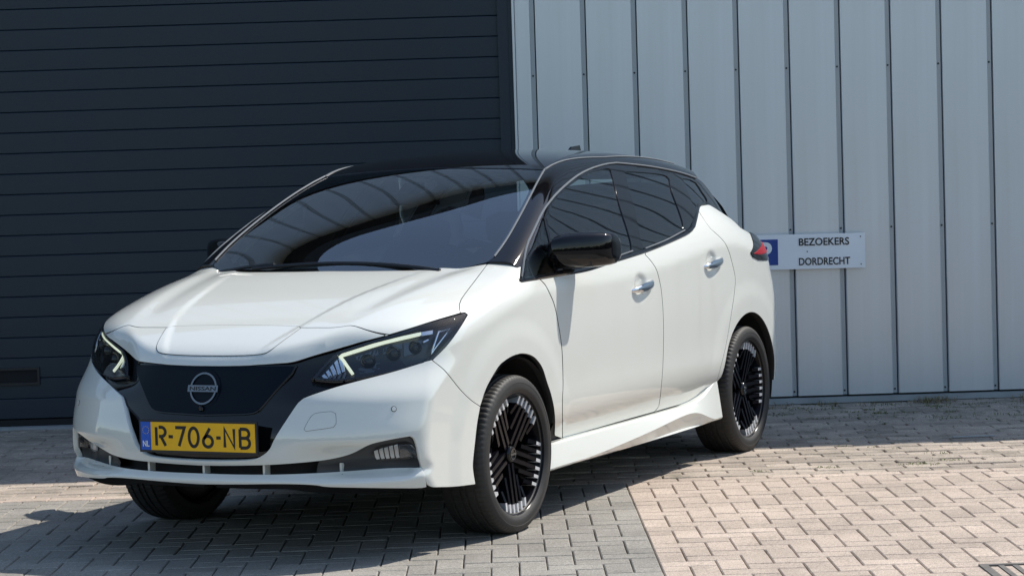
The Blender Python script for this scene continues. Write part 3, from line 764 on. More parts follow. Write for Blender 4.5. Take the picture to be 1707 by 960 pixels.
# sill skirt, lofted along the car
ZF = CS([(-2.4, .200), (-2.285, .209), (-2.17, .222), (-2.08, .243), (-2.0, .264), (-1.9, .280), (-1.78, .282), (-1.5, .264), (-1.1, .239), (-.7, .220), (-.3, .212)])
def sill():
    mb = MB(); rings = []
    xs = np.concatenate([[-.272, -.285, -.30, -.33], np.linspace(-.36, -1.8, 20), np.linspace(-1.84, -2.285, 22)])
    for x in xs:
        y = float(Y0(x)); up = float(np.interp(x, [-2.30, -2.23, -2.17, -2.1, -2.0, -1.85, -.36, -.30, -.27], [.435, .40, .375, .352, .338, .330, .327, .35, .37]))
        t = float(np.interp(x, [-2.3, -2.1, -1.7, -1.2, -.6, -.27], [.010, .014, .016, .014, .010, .006]))   # how far the foot kicks out
        sc = float(.020*sstep(-.4, -1.75, x)*sstep(-2.24, -1.82, x))
        up -= .009
        y -= .006; zf = max(.219, float(ZF(x)))
        rings.append([(x, y-.078, up-.004), (x, y-.032, up-.003), (x, y-.020, up-.010), (x, y-.010+t*.3, (up+zf)/2), (x, y+.002+t*.4, zf), (x, y+.002+t*.4-(zf-.21)*.42, .212), (x, y-.012, .205), (x, y-.06, .203)])
    mb.loft(rings, closed=False); o = mb.build('side_sill', 'pearl_white', None, smooth=True, angle=24)
    if o.data.polygons[0].normal.z < 0: o.data.flip_normals()
    # end caps
    return put(o)
both(sill())
for x, up in ((-.272, .37), (-2.285, .435)):
    y = float(Y0(x)); both(put(MB().add([(x, y-.075, up-.004), (x, y-.028, up-.018), (x, y-.010, .295), (x, y-.006, .219), (x, y-.018, .205), (x, y-.06, .203)], [(0, 1, 2, 3, 4, 5)]).build('sill_end', 'pearl_white')))

# ---- black front: surround, shield, plate
fr_out = chain(nose_edge[::-1], on(B, [(649, 558.5), (690, 545), (717, 536.5), (774, 520.8), (779.7, 524.3), (763.4, 552.7), (744.5, 577), (722, 600), (706, 604)])[:0],
               on(B, [(650, 559), (680, 600), (706, 604)])[:0], u_edge)
surround = panel('grille_surround', CYL, chain(nose_edge[::-1], on(B, [(649, 559), (660, 590), (680, 611)]), u_edge), B, 'gloss_black', grid=.014, sym=True, gap=-.006, flange=.02,
      offn=lambda X: -.014-.020*sstep(.30, .40, np.abs(X[:, 1]))*sstep(.60, .70, X[:, 2])-.03*sstep(.60, .54, X[:, 2])*sstep(.22, .30, np.abs(X[:, 1]))-.02*sstep(.45, .41, X[:, 2]))
shield = np.array([[0, .747], [.2, .747], [.362, .745], [.352, .722], [.30, .66], [.255, .603], [.24, .588], [.222, .580], [.19, .576], [0, .570]])
panel('grille_shield', FRONT, shield, B, 'grille_black', grid=.02, is2d=True, sym=True, off=-.002, flange=.016, gap=0)
panel('shield_edge', FRONT, inset_poly(shield, -.006), B, 'gloss_black', grid=.02, is2d=True, sym=True, off=-.0065, flange=.012, gap=0)
# lower dark slot with fins
for y in (0, .262, -.262, .53, -.53):
    z0, z1 = .338, .378; x = float(front(np.array(abs(y)), np.array(.36)))
    put(MB().box((x-.05, y-.0045, z0), (x-.012, y+.0045, z1)).build('slot_fin', 'pearl_white'))

# ---- dark inner shell behind the skin, wheel housings, floor
def shell(name, dom, poly, F, off, grid=.03, cut=None, sym=False, material='matt_black'):
    o = panel(name, dom, poly, F, material, grid=grid, off=off, flange=0, gap=0, is2d=True, sym=sym, mirror=not sym, holes=cut or ())
    return o
shell('inner_shell', SIDE, np.array([[.55, .62], [.40, .70], [-.1, 1.0], [-2.0, 1.02], [-2.1, 1.2], [-2.9, 1.05], [-3.38, .9], [-3.38, .42], [-3.12, .36]]+arc(-2.7, .41, 175, 5).tolist()+[[-2.3, .26], [-.42, .26]]+arc(0, .415, 172, 8).tolist()+[[.42, .42], [.55, .42]]), B, -.008)  # black close under the skin, painted shade for the seams
shell('inner_shell', CYL, np.array([[0, .285], [.75, .275], [.98, .29], [.98, .52], [.93, .56], [.6, .60], [0, .70]]), B, -.075, sym=True)
shell('inner_shell', TOP, np.array([[.90, 0], [.85, .25], [.66, .45], [.40, .66], [-.12, .76], [-.12, 0]]), B, -.009, sym=True)
def liner(xc):
    mb = MB(); rings = []
    for a in np.linspace(math.radians(-12), math.radians(192), 40):
        c, s_ = math.cos(a), math.sin(a)
        r = .405
        yo = float(side(np.array(xc+r*c), np.array(.318+r*s_)))-.006 if .318+r*s_ > .26 else .85
        rings.append([(xc+.388*c, yo-.004, .318+.388*s_), (xc+.388*c, yo-.03, .318+.388*s_), (xc+r*c, yo-.04, .318+r*s_), (xc+.41*c, .60, .318+.41*s_), (xc+.38*c, .58, .318+.38*s_), (xc+.02*c, .58, .318+.02*s_)])
    mb.loft(rings, closed=False); return put(mb.build('wheel_housing', 'matt_black', None, smooth=True))
for xc in (0, -2.7): both(liner(xc))
put(MB().box((-3.2, -.55, .20), (.35, .55, .26)).build('underbody', 'matt_black'))
put(MB().box((-2.35, -.80, .205), (-.32, .80, .30)).build('floor_pan', 'matt_black'))
put(MB().box((.352, -.55, .295), (.86, .55, .34)).build('undertray', 'matt_black'))

# ---- number plate
px_, pz_ = .9985, .4835
plate = put(MB().box((px_-.008, -.267, pz_-.063), (px_+.002, .267, pz_+.062)).build('number_plate', 'satin_black'))
T_ = lambda z: px_+.0045
def plate_piece(name, y0, y1, z0, z1, m, x=.0045): return put(MB().box((px_+.0021, y0, pz_+z0), (px_+x, y1, pz_+z1)).build(name, m, None), None)
o = MB().box((px_+.0021, -.212, pz_-.054), (px_+.004, .259, pz_+.054)).build('plate_face', 'plate_yellow', plate)
o = MB().box((px_+.0021, -.259, pz_-.054), (px_+.0041, -.212, pz_+.054)).build('country_band', 'plate_blue', plate)
def plate_text(body, size, m, y, z, width, thick, h=None):
    t = text_mesh(body, size, m, 'lettering', plate, thick=thick, depth=.0004, width=width)
    co = np.empty(len(t.data.vertices)*3); t.data.vertices.foreach_get('co', co); co = co.reshape(-1, 3)
    if h: co[:, 1] *= h/(co[:, 1].max()-co[:, 1].min())
    t.data.vertices.foreach_set('co', co.ravel())
    t.rotation_euler = (math.pi/2, 0, math.pi/2); t.location = (px_+.0047, y, pz_+z); return t
def glyphs():
    """the plate's plain rounded stroke letters, one mesh each"""
    H, W, S = .071, .042, .0125
    def arcp(cx, cy, rx, ry, a0, a1, n=14): return [(cx+rx*math.cos(math.radians(a)), cy+ry*math.sin(math.radians(a))) for a in np.linspace(a0, a1, n)]
    h, w_ = H/2, W/2
    G_ = {'R': [[(-w_, -h), (-w_, h)], [(-w_+.012, h)]+arcp(.002, h*.5, w_-.002, h*.5, 90, -90)+[(-w_+.012, 0)], [(0, 0), (w_, -h)]],
          '7': [[(-w_, h), (w_, h), (-.006, -h)]],
          '0': [arcp(0, 0, w_, h, 0, 360, 28)],
          '6': [[(.010, h), (-w_*.72, -.002)]+arcp(0, -h*.42, w_, h*.58, 150, 510, 28)],
          'N': [[(-w_, -h), (-w_, h), (w_, -h), (w_, h)]],
          'B': [[(-w_, -h), (-w_, h)], [(-w_, h)]+arcp(0, h*.52, w_-.002, h*.48, 90, -90)+[(-w_, h*.04)], [(-w_, h*.04)]+arcp(.002, -h*.48, w_-.002, h*.52, 90, -90)+[(-w_, -h)]],
          '-': [[(-.010, 0), (.010, 0)]]}
    for ch, y in (('R', -.166), ('-', -.121), ('7', -.078), ('0', -.016), ('6', .048), ('-', .096), ('N', .145), ('B', .214)):
        mb = MB()
        for li, line in enumerate(G_[ch]):
            p = np.array(line); closed = np.linalg.norm(p[0]-p[-1]) < 1e-6; n = len(p); L1, L2 = [], []
            for i in range(n):
                a = p[i]-p[i-1] if i > 0 else (p[i]-p[-2] if closed else p[1]-p[0]); b = p[i+1]-p[i] if i < n-1 else (p[1]-p[0] if closed else a)
                a = a/np.linalg.norm(a); b = b/np.linalg.norm(b); n1 = np.array([-a[1], a[0]]); n2 = np.array([-b[1], b[0]]); m = n1+n2; m /= max(np.linalg.norm(m), 1e-6)
                o_ = m*S/2/max(.55, m@n1); L1.append(p[i]+o_); L2.append(p[i]-o_)
            xx = px_+.0046+.0001*li
            mb.add([(xx, y+q[0], pz_-.001+q[1]) for q in L1]+[(xx, y+q[0], pz_-.001+q[1]) for q in L2], [(i, i+1, n+i+1, n+i) for i in range(n-1)])
        mb.build('character', 'plate_ink', plate)
glyphs()
plate_text('NL', .03, 'plate_white', -.2355, -.030, .030, .0006, .023)
st = MB()
for k in range(12):
    a = k*math.pi/6; cy, cz = -.2355+.0145*math.cos(a), pz_+.022+.0145*math.sin(a)
    st.add([(px_+.0045, cy+.002*math.cos(b), cz+.002*math.sin(b)) for b in [i*math.pi/3 for i in range(6)]], [(0, 1, 2, 3, 4, 5)])
mat('star_yellow', (.55, .42, .08), .5)
o = st.build('star_ring', 'star_yellow', plate); o['kind'] = 'stuff'

# ---- emblem: ring crossed by a bar
ec = np.array([float(front(np.array(0.), np.array(.664)))-.002, 0, .664])
def ring(R1, R2, x0, x1, n=48):
    rings = []
    for k in range(n+1):
        a = 2*math.pi*k/n; c, s_ = math.cos(a), math.sin(a)
        rings.append([(ec[0]+x0+(.664-(.664+R1*s_))*.0, R1*c, ec[2]+R1*s_), (ec[0]+x1, (R1+.002)*c, ec[2]+(R1+.002)*s_), (ec[0]+x1, (R2-.002)*c, ec[2]+(R2-.002)*s_), (ec[0]+x0, R2*c, ec[2]+R2*s_)])
    return rings
def tilt(o):   # lean with the nose
    for v in o.data.vertices: v.co.x -= (v.co.z-.664)*.27
    return o
emb = put(tilt(MB().loft(ring(.0515, .0625, -.002, .008), closed=True, cap=False).build('emblem', 'dark_chrome', None, smooth=True)))
eb = tilt(MB().box((ec[0]-.001, -.068, ec[2]-.0125), (ec[0]+.011, .068, ec[2]+.0125)).build('emblem_bar', 'dark_chrome', emb))
def disc(R, x, n=40): return [(ec[0]+x, R*math.cos(2*math.pi*k/n), ec[2]+R*math.sin(2*math.pi*k/n)) for k in range(n)]
put(tilt(MB().loft([disc(.074, -.004), disc(.0735, .0012), disc(.070, .0015)]).build('emblem_seat', 'grille_black')))
et = text_mesh('NISSAN', .02, 'plate_ink', 'lettering', emb, thick=.0004, depth=.0003, width=.118)
co = np.empty(len(et.data.vertices)*3); et.data.vertices.foreach_get('co', co); co = co.reshape(-1, 3)
new = np.column_stack([ec[0]+.0114+co[:, 2]-co[:, 1]*.27, co[:, 0], ec[2]+co[:, 1]]); et.data.vertices.foreach_set('co', new.ravel())
put(MB().loft([[(float(GC(.588))+x, r*math.cos(t*math.pi/8), .588+r*math.sin(t*math.pi/8)) for t in range(16)] for x, r in ((-.01, .013), (.006, .011), (.010, .006), (.0085, .001))]).build('front_camera', 'gloss_black', None, smooth=True))

# ---- head lamps
lamp = on(B, [(519.6, 631), (540, 608), (561.6, 586.5)], 6)
lamp = chain(lamp, on(B, [(561.6, 586.5), (606, 572), (649.6, 559), (690, 546), (717.4, 537.5), (774.2, 521.8), (778.5, 524)], 6), on(B, [(778.5, 524.3), (763.4, 552.7), (744.5, 577), (725.5, 596), (717.4, 601.5)], 6),
             on(B, [(717.4, 601.5), (690, 609), (649.6, 619), (600, 629), (560, 633.5), (519.6, 631)], 6))
mat('lamp_shell', (.045, .05, .056), .3)
panel('lamp_housing', CAMD, lamp, B, 'lamp_shell', grid=7, off=-.040, flange=0, gap=-.004)
hl_ = panel('headlamp', CAMD, lamp, B, 'lamp_glass', grid=6, off=-.001, flange=.004, gap=.001)
edge = panel('lamp_border', CAMD, lamp, B, 'gloss_black', grid=6, off=-.004, flange=.03, gap=.0,
      holes=[CAMD.cast(B, inset_poly(CAMD.to2(lamp), 3.2))])
def lampbit(name, px, m, off, fl=.008, grid=6): return panel(name, CAMD, on(B, px, 50), B, m, grid=grid, off=off, flange=fl, gap=0)
lampbit('light_bar', [(566, 590), (568.5, 593.3), (620, 577.5), (672, 562.3), (703, 554), (703, 550), (670, 558.2), (618, 573.3)], 'drl', -.014)
lampbit('light_leg', [(563, 591), (567.5, 591), (589, 618), (586, 619.5)], 'drl', -.016)
lampbit('clear_guide', [(703, 549.5), (703, 555.5), (723.5, 552.5), (724, 546)], 'chrome', -.016)
mat('lamp_inner', (.10, .115, .13), .3, metal=.8)
# reflector cavities
def lens_unit(px, py, R, off=-.030):
    P0 = CAMD.cast(B, np.array([[px, py]]))[0]; P0 = P0+grad(B, P0[None])[0]*off
    nrm = np.array([.93, .25, .05]); nrm /= np.linalg.norm(nrm); u = np.cross([0, 0, 1], nrm); u /= np.linalg.norm(u); v = np.cross(nrm, u)
    rg = lambda r, d: [P0+nrm*d+(u*math.cos(t*math.pi/12)+v*math.sin(t*math.pi/12))*r for t in range(24)]
    both(put(MB().loft([rg(R, -.02), rg(R, .0), rg(R*.93, .003), rg(R*.9, -.004)], cap=False).build('lens_ring', 'dark_chrome', None, smooth=True)))
    both(put(MB().loft([rg(R*.9, -.004), rg(R*.8, .004), rg(R*.5, .010), rg(R*.05, .012)], cap=False).build('projector_lens', 'gloss_black', None, smooth=True)))
lens_unit(612, 601, .030); lens_unit(655, 588, .030); lens_unit(693, 578, .026)
for q in [[(592, 592), (630, 580), (632, 588), (596, 600)], [(596, 608), (634, 598), (634, 612), (600, 618)], [(640, 578), (672, 569), (672, 578), (640, 588)], [(676, 568), (708, 560), (704, 584), (676, 592)]]:
    lampbit('reflector', q, 'lamp_inner', -.034, .010)
for i in range(5):
    a = 536+i*7; lampbit('crystal', [(a, 622-i*6.5), (a+4.5, 619-i*7), (a+10, 625-i*3), (a+6, 627.5-i*3)], 'chrome', -.024-.003*(i % 2), .006)
for i in range(4):
    a = 545+i*8; lampbit('crystal', [(a, 629.5-i*.8), (a+5, 622-i*2), (a+7, 622-i*2), (a+4, 629-i*.8)], 'dark_chrome', -.02, .006)
tri = on(B, [(757, 541.5), (733, 549), (721.5, 590)], 60)
tri2 = CAMD.cast(B, inset_poly(CAMD.to2(tri), 2.2))
panel('marker_trim', CAMD, tri, B, 'chrome', grid=6, off=-.012, flange=.006, gap=0, holes=[tri2])
lampbit('marker_lens', [(753, 545), (735, 551), (725, 584)], 'satin_black', -.02, .004)
lampbit('glint', [(708, 566), (717, 561.5), (718, 563.5), (709, 568.5)], 'chrome', -.02, .003)

# ---- fog lamp pocket
pocket = on(B, [(536, 766), (582, 756.5), (612, 742), (628, 736.5), (660, 729.5), (686, 725.5), (693, 731), (703, 776), (650, 782), (595, 785), (528, 789)], 8)
panel('fog_bezel', CAMD, pocket, B, 'trim_grey', grid=8, flange=0, gap=-.003, offn=lambda X: -.030+.010*sstep(.60, .5, X[:, 1]))
fog = on(B, [(621, 761), (628, 755), (640, 751.2), (664, 747.5), (687, 744.8), (690, 750), (692, 766), (664, 770), (634, 771.8)], 50)
panel('fog_lamp', CAMD, fog, B, 'lamp_glass', grid=6, off=-.018, flange=.003, gap=0)
panel('fog_housing', CAMD, fog, B, 'satin_black', grid=6, off=-.027, flange=0, gap=-.002)
for i in range(5):
    a = 625+i*8.5; y0 = 758-i*2.0
    lampbit('fog_reflector', [(a, y0), (a+5.5, y0-1.5), (a+9, 768.5-i*.8), (a+4, 769.5-i*.8)], 'fog_silver', -.022-.001*(i % 2), .004)
lampbit('fog_projector', [(668, 750.5), (685, 748), (688, 764), (670, 767)], 'dark_chrome', -.024, .004)

# ---- bumper details: tow cover, parking sensors
tow = on(B, [(507, 715), (513, 703), (521, 692), (530, 688), (553, 686), (559, 689), (560, 706), (556, 711.5), (520, 717), (510, 718.5)], 4)
panel('tow_cover_gap', CAMD, tow, B, 'matt_black', grid=5, off=.0007, flange=0, gap=-.0012, mirror=False)
panel('tow_cover', CAMD, tow, B, 'pearl_white', grid=5, off=.0014, flange=.0012, gap=.0008, mirror=False)
def sensor(px, py):
    P0 = CAMD.cast(B, np.array([[px, py]]))[0]; nrm = grad(B, P0[None])[0]; u = np.cross([0, 0, 1], nrm); u /= np.linalg.norm(u); v = np.cross(nrm, u)
    rg = lambda r, d: [P0+nrm*d+(u*math.cos(t*math.pi/10)+v*math.sin(t*math.pi/10))*r for t in range(20)]
    both(put(MB().loft([rg(.0108, -.002), rg(.0108, .0012), rg(.0088, .0012)]).build('sensor_ring', 'satin_black')))
    both(put(MB().loft([rg(.0086, -.002), rg(.0084, .0022), rg(.0076, .0026)]).build('parking_sensor', 'pearl_white')))
sensor(656.5, 681.5)

# ---- greenhouse
ws_side = on(G, [(908, 283), (902, 293), (895, 305.5), (873, 348.7), (849, 392), (833, 416), (824, 428), (812, 436)], 8)
ws_top = on(G, [(560, 287.5), (610, 283.5), (660, 281.5), (720, 280), (780, 279.8), (840, 280.5), (880, 281.5), (908, 283)], 10)
ws_top = ws_top[ws_top[:, 1] > .012]; ws_top = chain(np.array([[ws_top[0, 0], 0, ws_top[0, 2]]]), ws_top)
wsb = np.array([[ws_side[-1, 0]+.06, .60, 0], [.0, .45, 0], [.05, .2, 0], [.06, 0, 0]])
ws = chain(TOP.to2(ws_top), TOP.to2(ws_side), wsb[:, :2])
panel('windscreen', TOP, ws, G, 'windscreen_glass', grid=.035, is2d=True, sym=True, flange=0, gap=0, off=-.003)
wh = inset_poly(ws, .030); wh = wh[wh[:, 1] > .001]; 
whl = [p for p in wh]; 
hole = np.array([[ws_top[0, 0]+.055, 0]]+[[max(p[0], -99), p[1]] for p in whl if p[1] > .02]+[[.0, 0]])
border_outer = ws
def border(name, dom, outer, inner, F, m, off):
    """frame between two half outlines (both start and end on the centre line)"""
    return panel(name, dom, chain(outer, inner[::-1]), F, m, grid=.03, is2d=True, sym=True, flange=.003, gap=0, off=off)
inner = np.vstack([[[ws_top[0, 0]+.045, 0]], [[p[0]+.045, p[1]] for p in TOP.to2(ws_top)[1:-3]], [[p[0]+.003, p[1]-.012] for p in TOP.to2(ws_side)[4:-2]], [[-.10, .50], [-.045, .3], [-.02, 0]]])
panel('windscreen_border', TOP, chain(ws, inner[::-1]), G, 'satin_black', grid=.03, is2d=True, sym=True, flange=0, gap=0, off=-.008)
# cowl and wipers
panel('cowl', TOP, np.array([[.10, 0], [.09, .2], [.05, .4], [-.06, .62], [-.20, .70], [-.20, .66], [-.10, .50], [-.04, .3], [-.02, 0]]), G, 'satin_black', grid=.03, is2d=True, sym=True, flange=0, gap=0, off=-.012)
def wiper(pts, r):
    put(MB().tube(pts, r, 6).build('wiper', 'satin_black', None, smooth=True))
def onG(x, y, h=.015):
    P0 = TOP.cast(G, np.array([[x, y]])); return (P0+grad(G, P0)*h)[0]
wiper([onG(-.005+.0*t, .52-.9*t+.0, .018) + np.array([-.03-.04*math.sin(t*3.1), 0, .012]) for t in np.linspace(0, 1, 12)], .009)
wiper([onG(-.02, -.28-.32*t, .018)+np.array([-.03-.05*t, 0, .015]) for t in np.linspace(0, 1, 8)], .008)
# side glass area
frame_top = on(G, [(868, 468), (871, 440), (876, 413.5), (888, 385), (903, 354), (916, 335), (932.7, 316.3), (947, 303), (962, 292), (975, 284.5), (989, 278.8), (1013.6, 272.3), (1027, 271), (1055, 273), (1083.8, 277), (1110, 281.5), (1132, 286.7), (1151, 291.5), (1163, 297)], 8)
belt = on(G, [(866.6, 468.8), (905.7, 462), (940, 456.5), (976, 450.5), (1016, 438), (1073, 421), (1110.7, 406.5), (1143, 392), (1152, 386), (1157.6, 378.4), (1161, 362), (1164.5, 345), (1170, 340.5), (1181, 340.8), (1194.4, 348.7), (1206, 356)], 8)
dpill = on(G, [(1163, 297), (1172, 304), (1182, 316), (1191.7, 331), (1200, 345), (1206, 356)], 8)
roof_front = TOP.to2(ws_top); roof_side = TOP.to2(frame_top)
ft = roof_side
# cant rail + A pillar + roof in one black skin
rear_edge = np.array([[-2.86, .46], [-2.92, .36], [-2.96, .2], [-2.97, 0]])
ro = chain(roof_front, TOP.to2(ws_side), ft[1:], rear_edge)
panel('roof', TOP, ro, G, 'gloss_black', grid=.022, is2d=True, sym=True, flange=.012, gap=.001)
frame_out = chain(frame_top[::-1], belt, dpill[::-1])
fo = SIDE.to2(frame_out)
w_q = on(G, [(875, 447), (884, 410), (896, 378), (906.5, 360), (911, 376), (917, 400), (922, 425), (924, 452), (895, 460), (874, 462)], 8)
w_f = on(G, [(909.5, 359), (916, 346), (926, 333), (937, 320), (950, 308.5), (962, 300), (978, 290), (995, 283.5), (1015, 280), (1019, 283), (1033, 338), (1054, 417), (1021.7, 428.3), (976, 441), (930, 448), (928, 440), (918, 395)], 8)
w_r = on(G, [(1041.5, 285), (1070, 286.5), (1112, 293), (1120, 316), (1140.5, 382), (1110, 399), (1075, 413.5), (1060, 355)], 8)
w_t = on(G, [(1138, 296), (1152, 299), (1161, 304), (1171, 319), (1181, 336), (1166, 338.5), (1159.5, 348), (1150, 326)], 8)
panel('window_frame', CAMD, frame_out, G, 'gloss_black', grid=7, off=-.002, flange=.006, gap=0, holes=[w_q, w_f, w_r, w_t])
for nm, o_, m in (('quarter_window', w_q, 'side_glass'), ('front_window', w_f, 'side_glass'), ('rear_window', w_r, 'privacy_glass'), ('side_rear_window', w_t, 'privacy_glass')):
    panel(nm, CAMD, o_, G, m, grid=9, off=-.007, flange=0, gap=-.006)
# weather strips: bright line over the doors, belt moulding
def strip(name, F, pts, m, r, h, flat=1.0):
    P0 = on(F, pts, 9); P0 = P0+grad(F, P0)*h
    return both(put(MB().tube(P0, r, 6).build(name, m, None, smooth=True)))
mat('strip_grey', (.16, .17, .18), .35, coat=.3)
for off_ in (0,):
    P0 = ws_side[:-1]; P0 = P0+grad(G, P0)*.002
    both(put(MB().tube(P0, .0045, 6).build('windscreen_moulding', 'strip_grey', None, smooth=True)))
    xs_ = np.linspace(ws_side[0, 0]-.004, -2.55, 26); P0 = TOP.cast(G, np.column_stack([xs_, np.interp(xs_, [-2.55, -1.6, ws_side[0, 0]], [.545, .575, ws_side[0, 1]])])); P0 = P0+grad(G, P0)*.001
    both(put(MB().tube(P0, .0045, 6).build('roof_moulding', 'strip_grey', None, smooth=True)))
strip('door_strip', G, [(869, 462), (877, 413.5), (889, 385), (904, 354), (917, 335.5), (933.5, 317), (962.5, 293), (989.5, 279.8), (1013.6, 273.4), (1027, 272), (1083.8, 278), (1132, 287.7), (1160, 297)], 'strip_grey', .005, .001)
strip('belt_strip', B, [(867, 468), (905.7, 461), (976, 449), (1016, 436.5), (1073, 419), (1110.7, 404.5), (1143, 390), (1151.5, 384), (1156.4, 377), (1160, 362), (1163.4, 345), (1168, 339.5), (1181, 339.5)], 'gloss_black', .012, -.004)
strip('belt_chrome', G, [(930, 450), (976, 442), (1021.7, 429.5), (1054, 418.5)], 'strip_grey', .004, .002)
strip('belt_chrome', G, [(1075, 414.5), (1110, 400.5), (1141, 384)], 'strip_grey', .004, .002)
# rear: hatch glass, spoiler, tail lamp, antenna
panel('hatch', REAR, np.array([[0, 1.0], [.60, 1.0], [.66, 1.08], [.60, 1.24], [.50, 1.36], [0, 1.39]]), G, 'gloss_black', grid=.04, is2d=True, sym=True, flange=0)
tl = on(B, [(1246, 388), (1258, 394), (1271.5, 400.5), (1271.8, 415), (1271, 431), (1258, 433.5), (1243, 432.6), (1236, 427), (1231.8, 421.8), (1238, 409.7)], 50)
tl2 = SIDE.to2(tl); tl2 = np.array([[-2.92, 1.105], [-3.20, 1.058], [-3.31, 1.035], [-3.33, .98], [-3.29, .955], [-3.0, .958], [-2.86, .966], [-2.78, .985], [-2.75, 1.006], [-2.83, 1.04]])
panel('tail_lamp', SIDE, tl2, B, 'gloss_black', grid=.03, is2d=True, off=.004, flange=.012, gap=0)
panel('tail_lens', SIDE, np.array([[-2.79, 1.000], [-3.0, 1.034], [-3.2, 1.054], [-3.30, 1.032], [-3.30, .995], [-3.1, .998], [-2.9, .992]]), B, 'red_lamp', grid=.03, is2d=True, off=.008, flange=.005, gap=0)
ant = MB().loft([[(-2.55-.05, -.022, 1.50), (-2.40, -.022, 1.50), (-2.40, .022, 1.50), (-2.60, .022, 1.50)], [(-2.60, -.014, 1.545), (-2.44, -.014, 1.53), (-2.44, .014, 1.53), (-2.60, .014, 1.545)], [(-2.60, -.006, 1.583), (-2.50, -.005, 1.575), (-2.50, .005, 1.575), (-2.60, .006, 1.583)]])
put(ant.build('antenna_fin', 'gloss_black'))

# ---- door handles: chrome pull over a hollow
for hx, hz in HANDLES:
    y = float(side(np.array(hx+.16), np.array(hz+.0)))+.016
    rings = []
    for t in np.linspace(0, 1, 14):
        x = hx+.125-.25*t; e = (.25+.75*min(1, t/.35)**.7) if t < .93 else .9-(t-.93)*3; z = hz-.004+(t-.5)*.022
        lift = .024*math.sin(math.pi*min(1, max(0, t)))**.5
        yy = float(np.max(side(np.array([x, hx+.12, hx-.13]), np.array([z, hz, hz]))))
        rings.append([(x, yy-.006+lift+.011*math.cos(a)*e, z+.0195*math.sin(a)*e) for a in [k*math.pi/6 for k in range(12)]])
    both(put(MB().loft(rings).build('door_handle', 'chrome', None, smooth=True)))

# ---- door mirrors
mc = np.array([-.625, .907, 1.115])
def mirror_shell():
    rings = []
    # sections from the inboard to the outboard end (y), each a rounded D in x-z
    for y, zc, hz, xf, xb in ((-.115, .004, .004, .03, -.03), (-.113, .004, .040, .066, -.055), (-.09, .006, .058, .084, -.062), (-.05, .005, .066, .092, -.064), (0, .003, .070, .094, -.064), (.05, .001, .068, .086, -.063), (.088, .0, .064, .074, -.06), (.105, -.001, .058, .056, -.058), (.113, -.003, .046, .034, -.055), (.1165, -.004, .026, .012, -.05), (.117, -.004, .004, -.01, -.04)):
        r = []
        for k in range(28):
            a = 2*math.pi*k/28; c, s_ = math.cos(a), math.sin(a)
            cx = (abs(c)**.62)*(1 if c > 0 else -1); sz = (abs(s_)**.60)*(1 if s_ > 0 else -1)
            top = 1.0 if s_ > 0 else .92
            r.append((mc[0]+(xf if c > 0 else -xb)*cx-.62*(y), mc[1]+y, mc[2]-.006+zc+hz*1.14*sz*top+y*.04))
        rings.append(r)
    return MB().loft(rings).build('door_mirror', 'gloss_black', None, smooth=True, angle=60)
m_ = put(mirror_shell()); m2_ = both(m_)
def under(parent, sgn):
    mb = MB().loft([[(mc[0]+a, sgn*(mc[1]+y), mc[2]+z) for a, y, z in ring_] for ring_ in (
        [(-.05, -.125, -.035), (.07, -.125, -.035), (.07, -.125, -.09), (-.05, -.125, -.09)], [(-.05, -.07, -.045), (.075, -.07, -.045), (.06, -.07, -.082), (-.05, -.07, -.082)], [(-.05, .05, -.05), (.05, .05, -.05), (.04, .05, -.070), (-.05, .05, -.070)])])
    put(mb.build('mirror_foot', 'satin_black', None, smooth=True, angle=50))
for sgn in (1, -1): under(None, sgn)

# ---- wheels
def lathe(prof, n=96, mod=None):
    rings = []
    for k in range(n+1):
        a = 2*math.pi*k/n; rings.append([((r+(mod(i, k) if mod else 0))*math.cos(a), y, (r+(mod(i, k) if mod else 0))*math.sin(a)) for i, (r, y) in enumerate(prof)])
    return rings
RT = .3225
def tyre_mesh():
    prof = [(.236, -.085), (.252, -.104), (.278, -.1085), (.300, -.104), (.312, -.098), (.3175, -.088), (.3200, -.070), (.3208, -.054), (.3145, -.052), (.3145, -.044), (.3215, -.042), (.3222, -.012), (.3155, -.010), (.3155, .010-.014), (.3222, -.002), (.3222, .012),
            (.3225, .014), (.3155, .016), (.3155, .024), (.3218, .026), (.3208, .052), (.3145, .054), (.3145, .062), (.3202, .064), (.3190, .082), (.3165, .090), (.312, .097), (.302, .1035), (.288, .1075), (.2865, .1066), (.274, .1085), (.263, .1078), (.2615, .107), (.254, .1045), (.243, .094), (.236, .085)]
    n = 336
    def mod(i, k):
        r, y = prof[i]; blk = k % 4
        if r > .305 and (abs(y) > .060) and blk == 0: return -.0032
        if r > .317 and abs(y) < .052 and (k+int(y*300)) % 6 == 0: return -.0045
        return 0
    mb = MB().loft(lathe(prof, n, mod), closed=False, cap=False)
    me = bpy.data.meshes.new('tyre'); me.from_pydata(mb.v, [], [tuple(f) for f in mb.f]); me.polygons.foreach_set('use_smooth', [True]*len(me.polygons)); me.update()
    me.set_sharp_from_angle(angle=math.radians(30)); me.materials.append(MATS['rubber']); return me
def rim_mesh():
    prof = [(.10, -.07), (.20, -.085), (.228, -.085), (.238, .06), (.240, .092), (.2455, .098), (.2495, .096), (.2485, .091), (.240, .089), (.233, .076), (.222, .045), (.216, .02), (.07, .018), (.0, .018)]
    mb = MB().loft(lathe(prof, 96), closed=False, cap=False); me = bpy.data.meshes.new('rim'); me.from_pydata(mb.v, [], mb.f)
    me.polygons.foreach_set('use_smooth', [True]*len(me.polygons)); me.update(); me.set_sharp_from_angle(angle=math.radians(40)); me.materials.append(MATS['rim_black']); return me
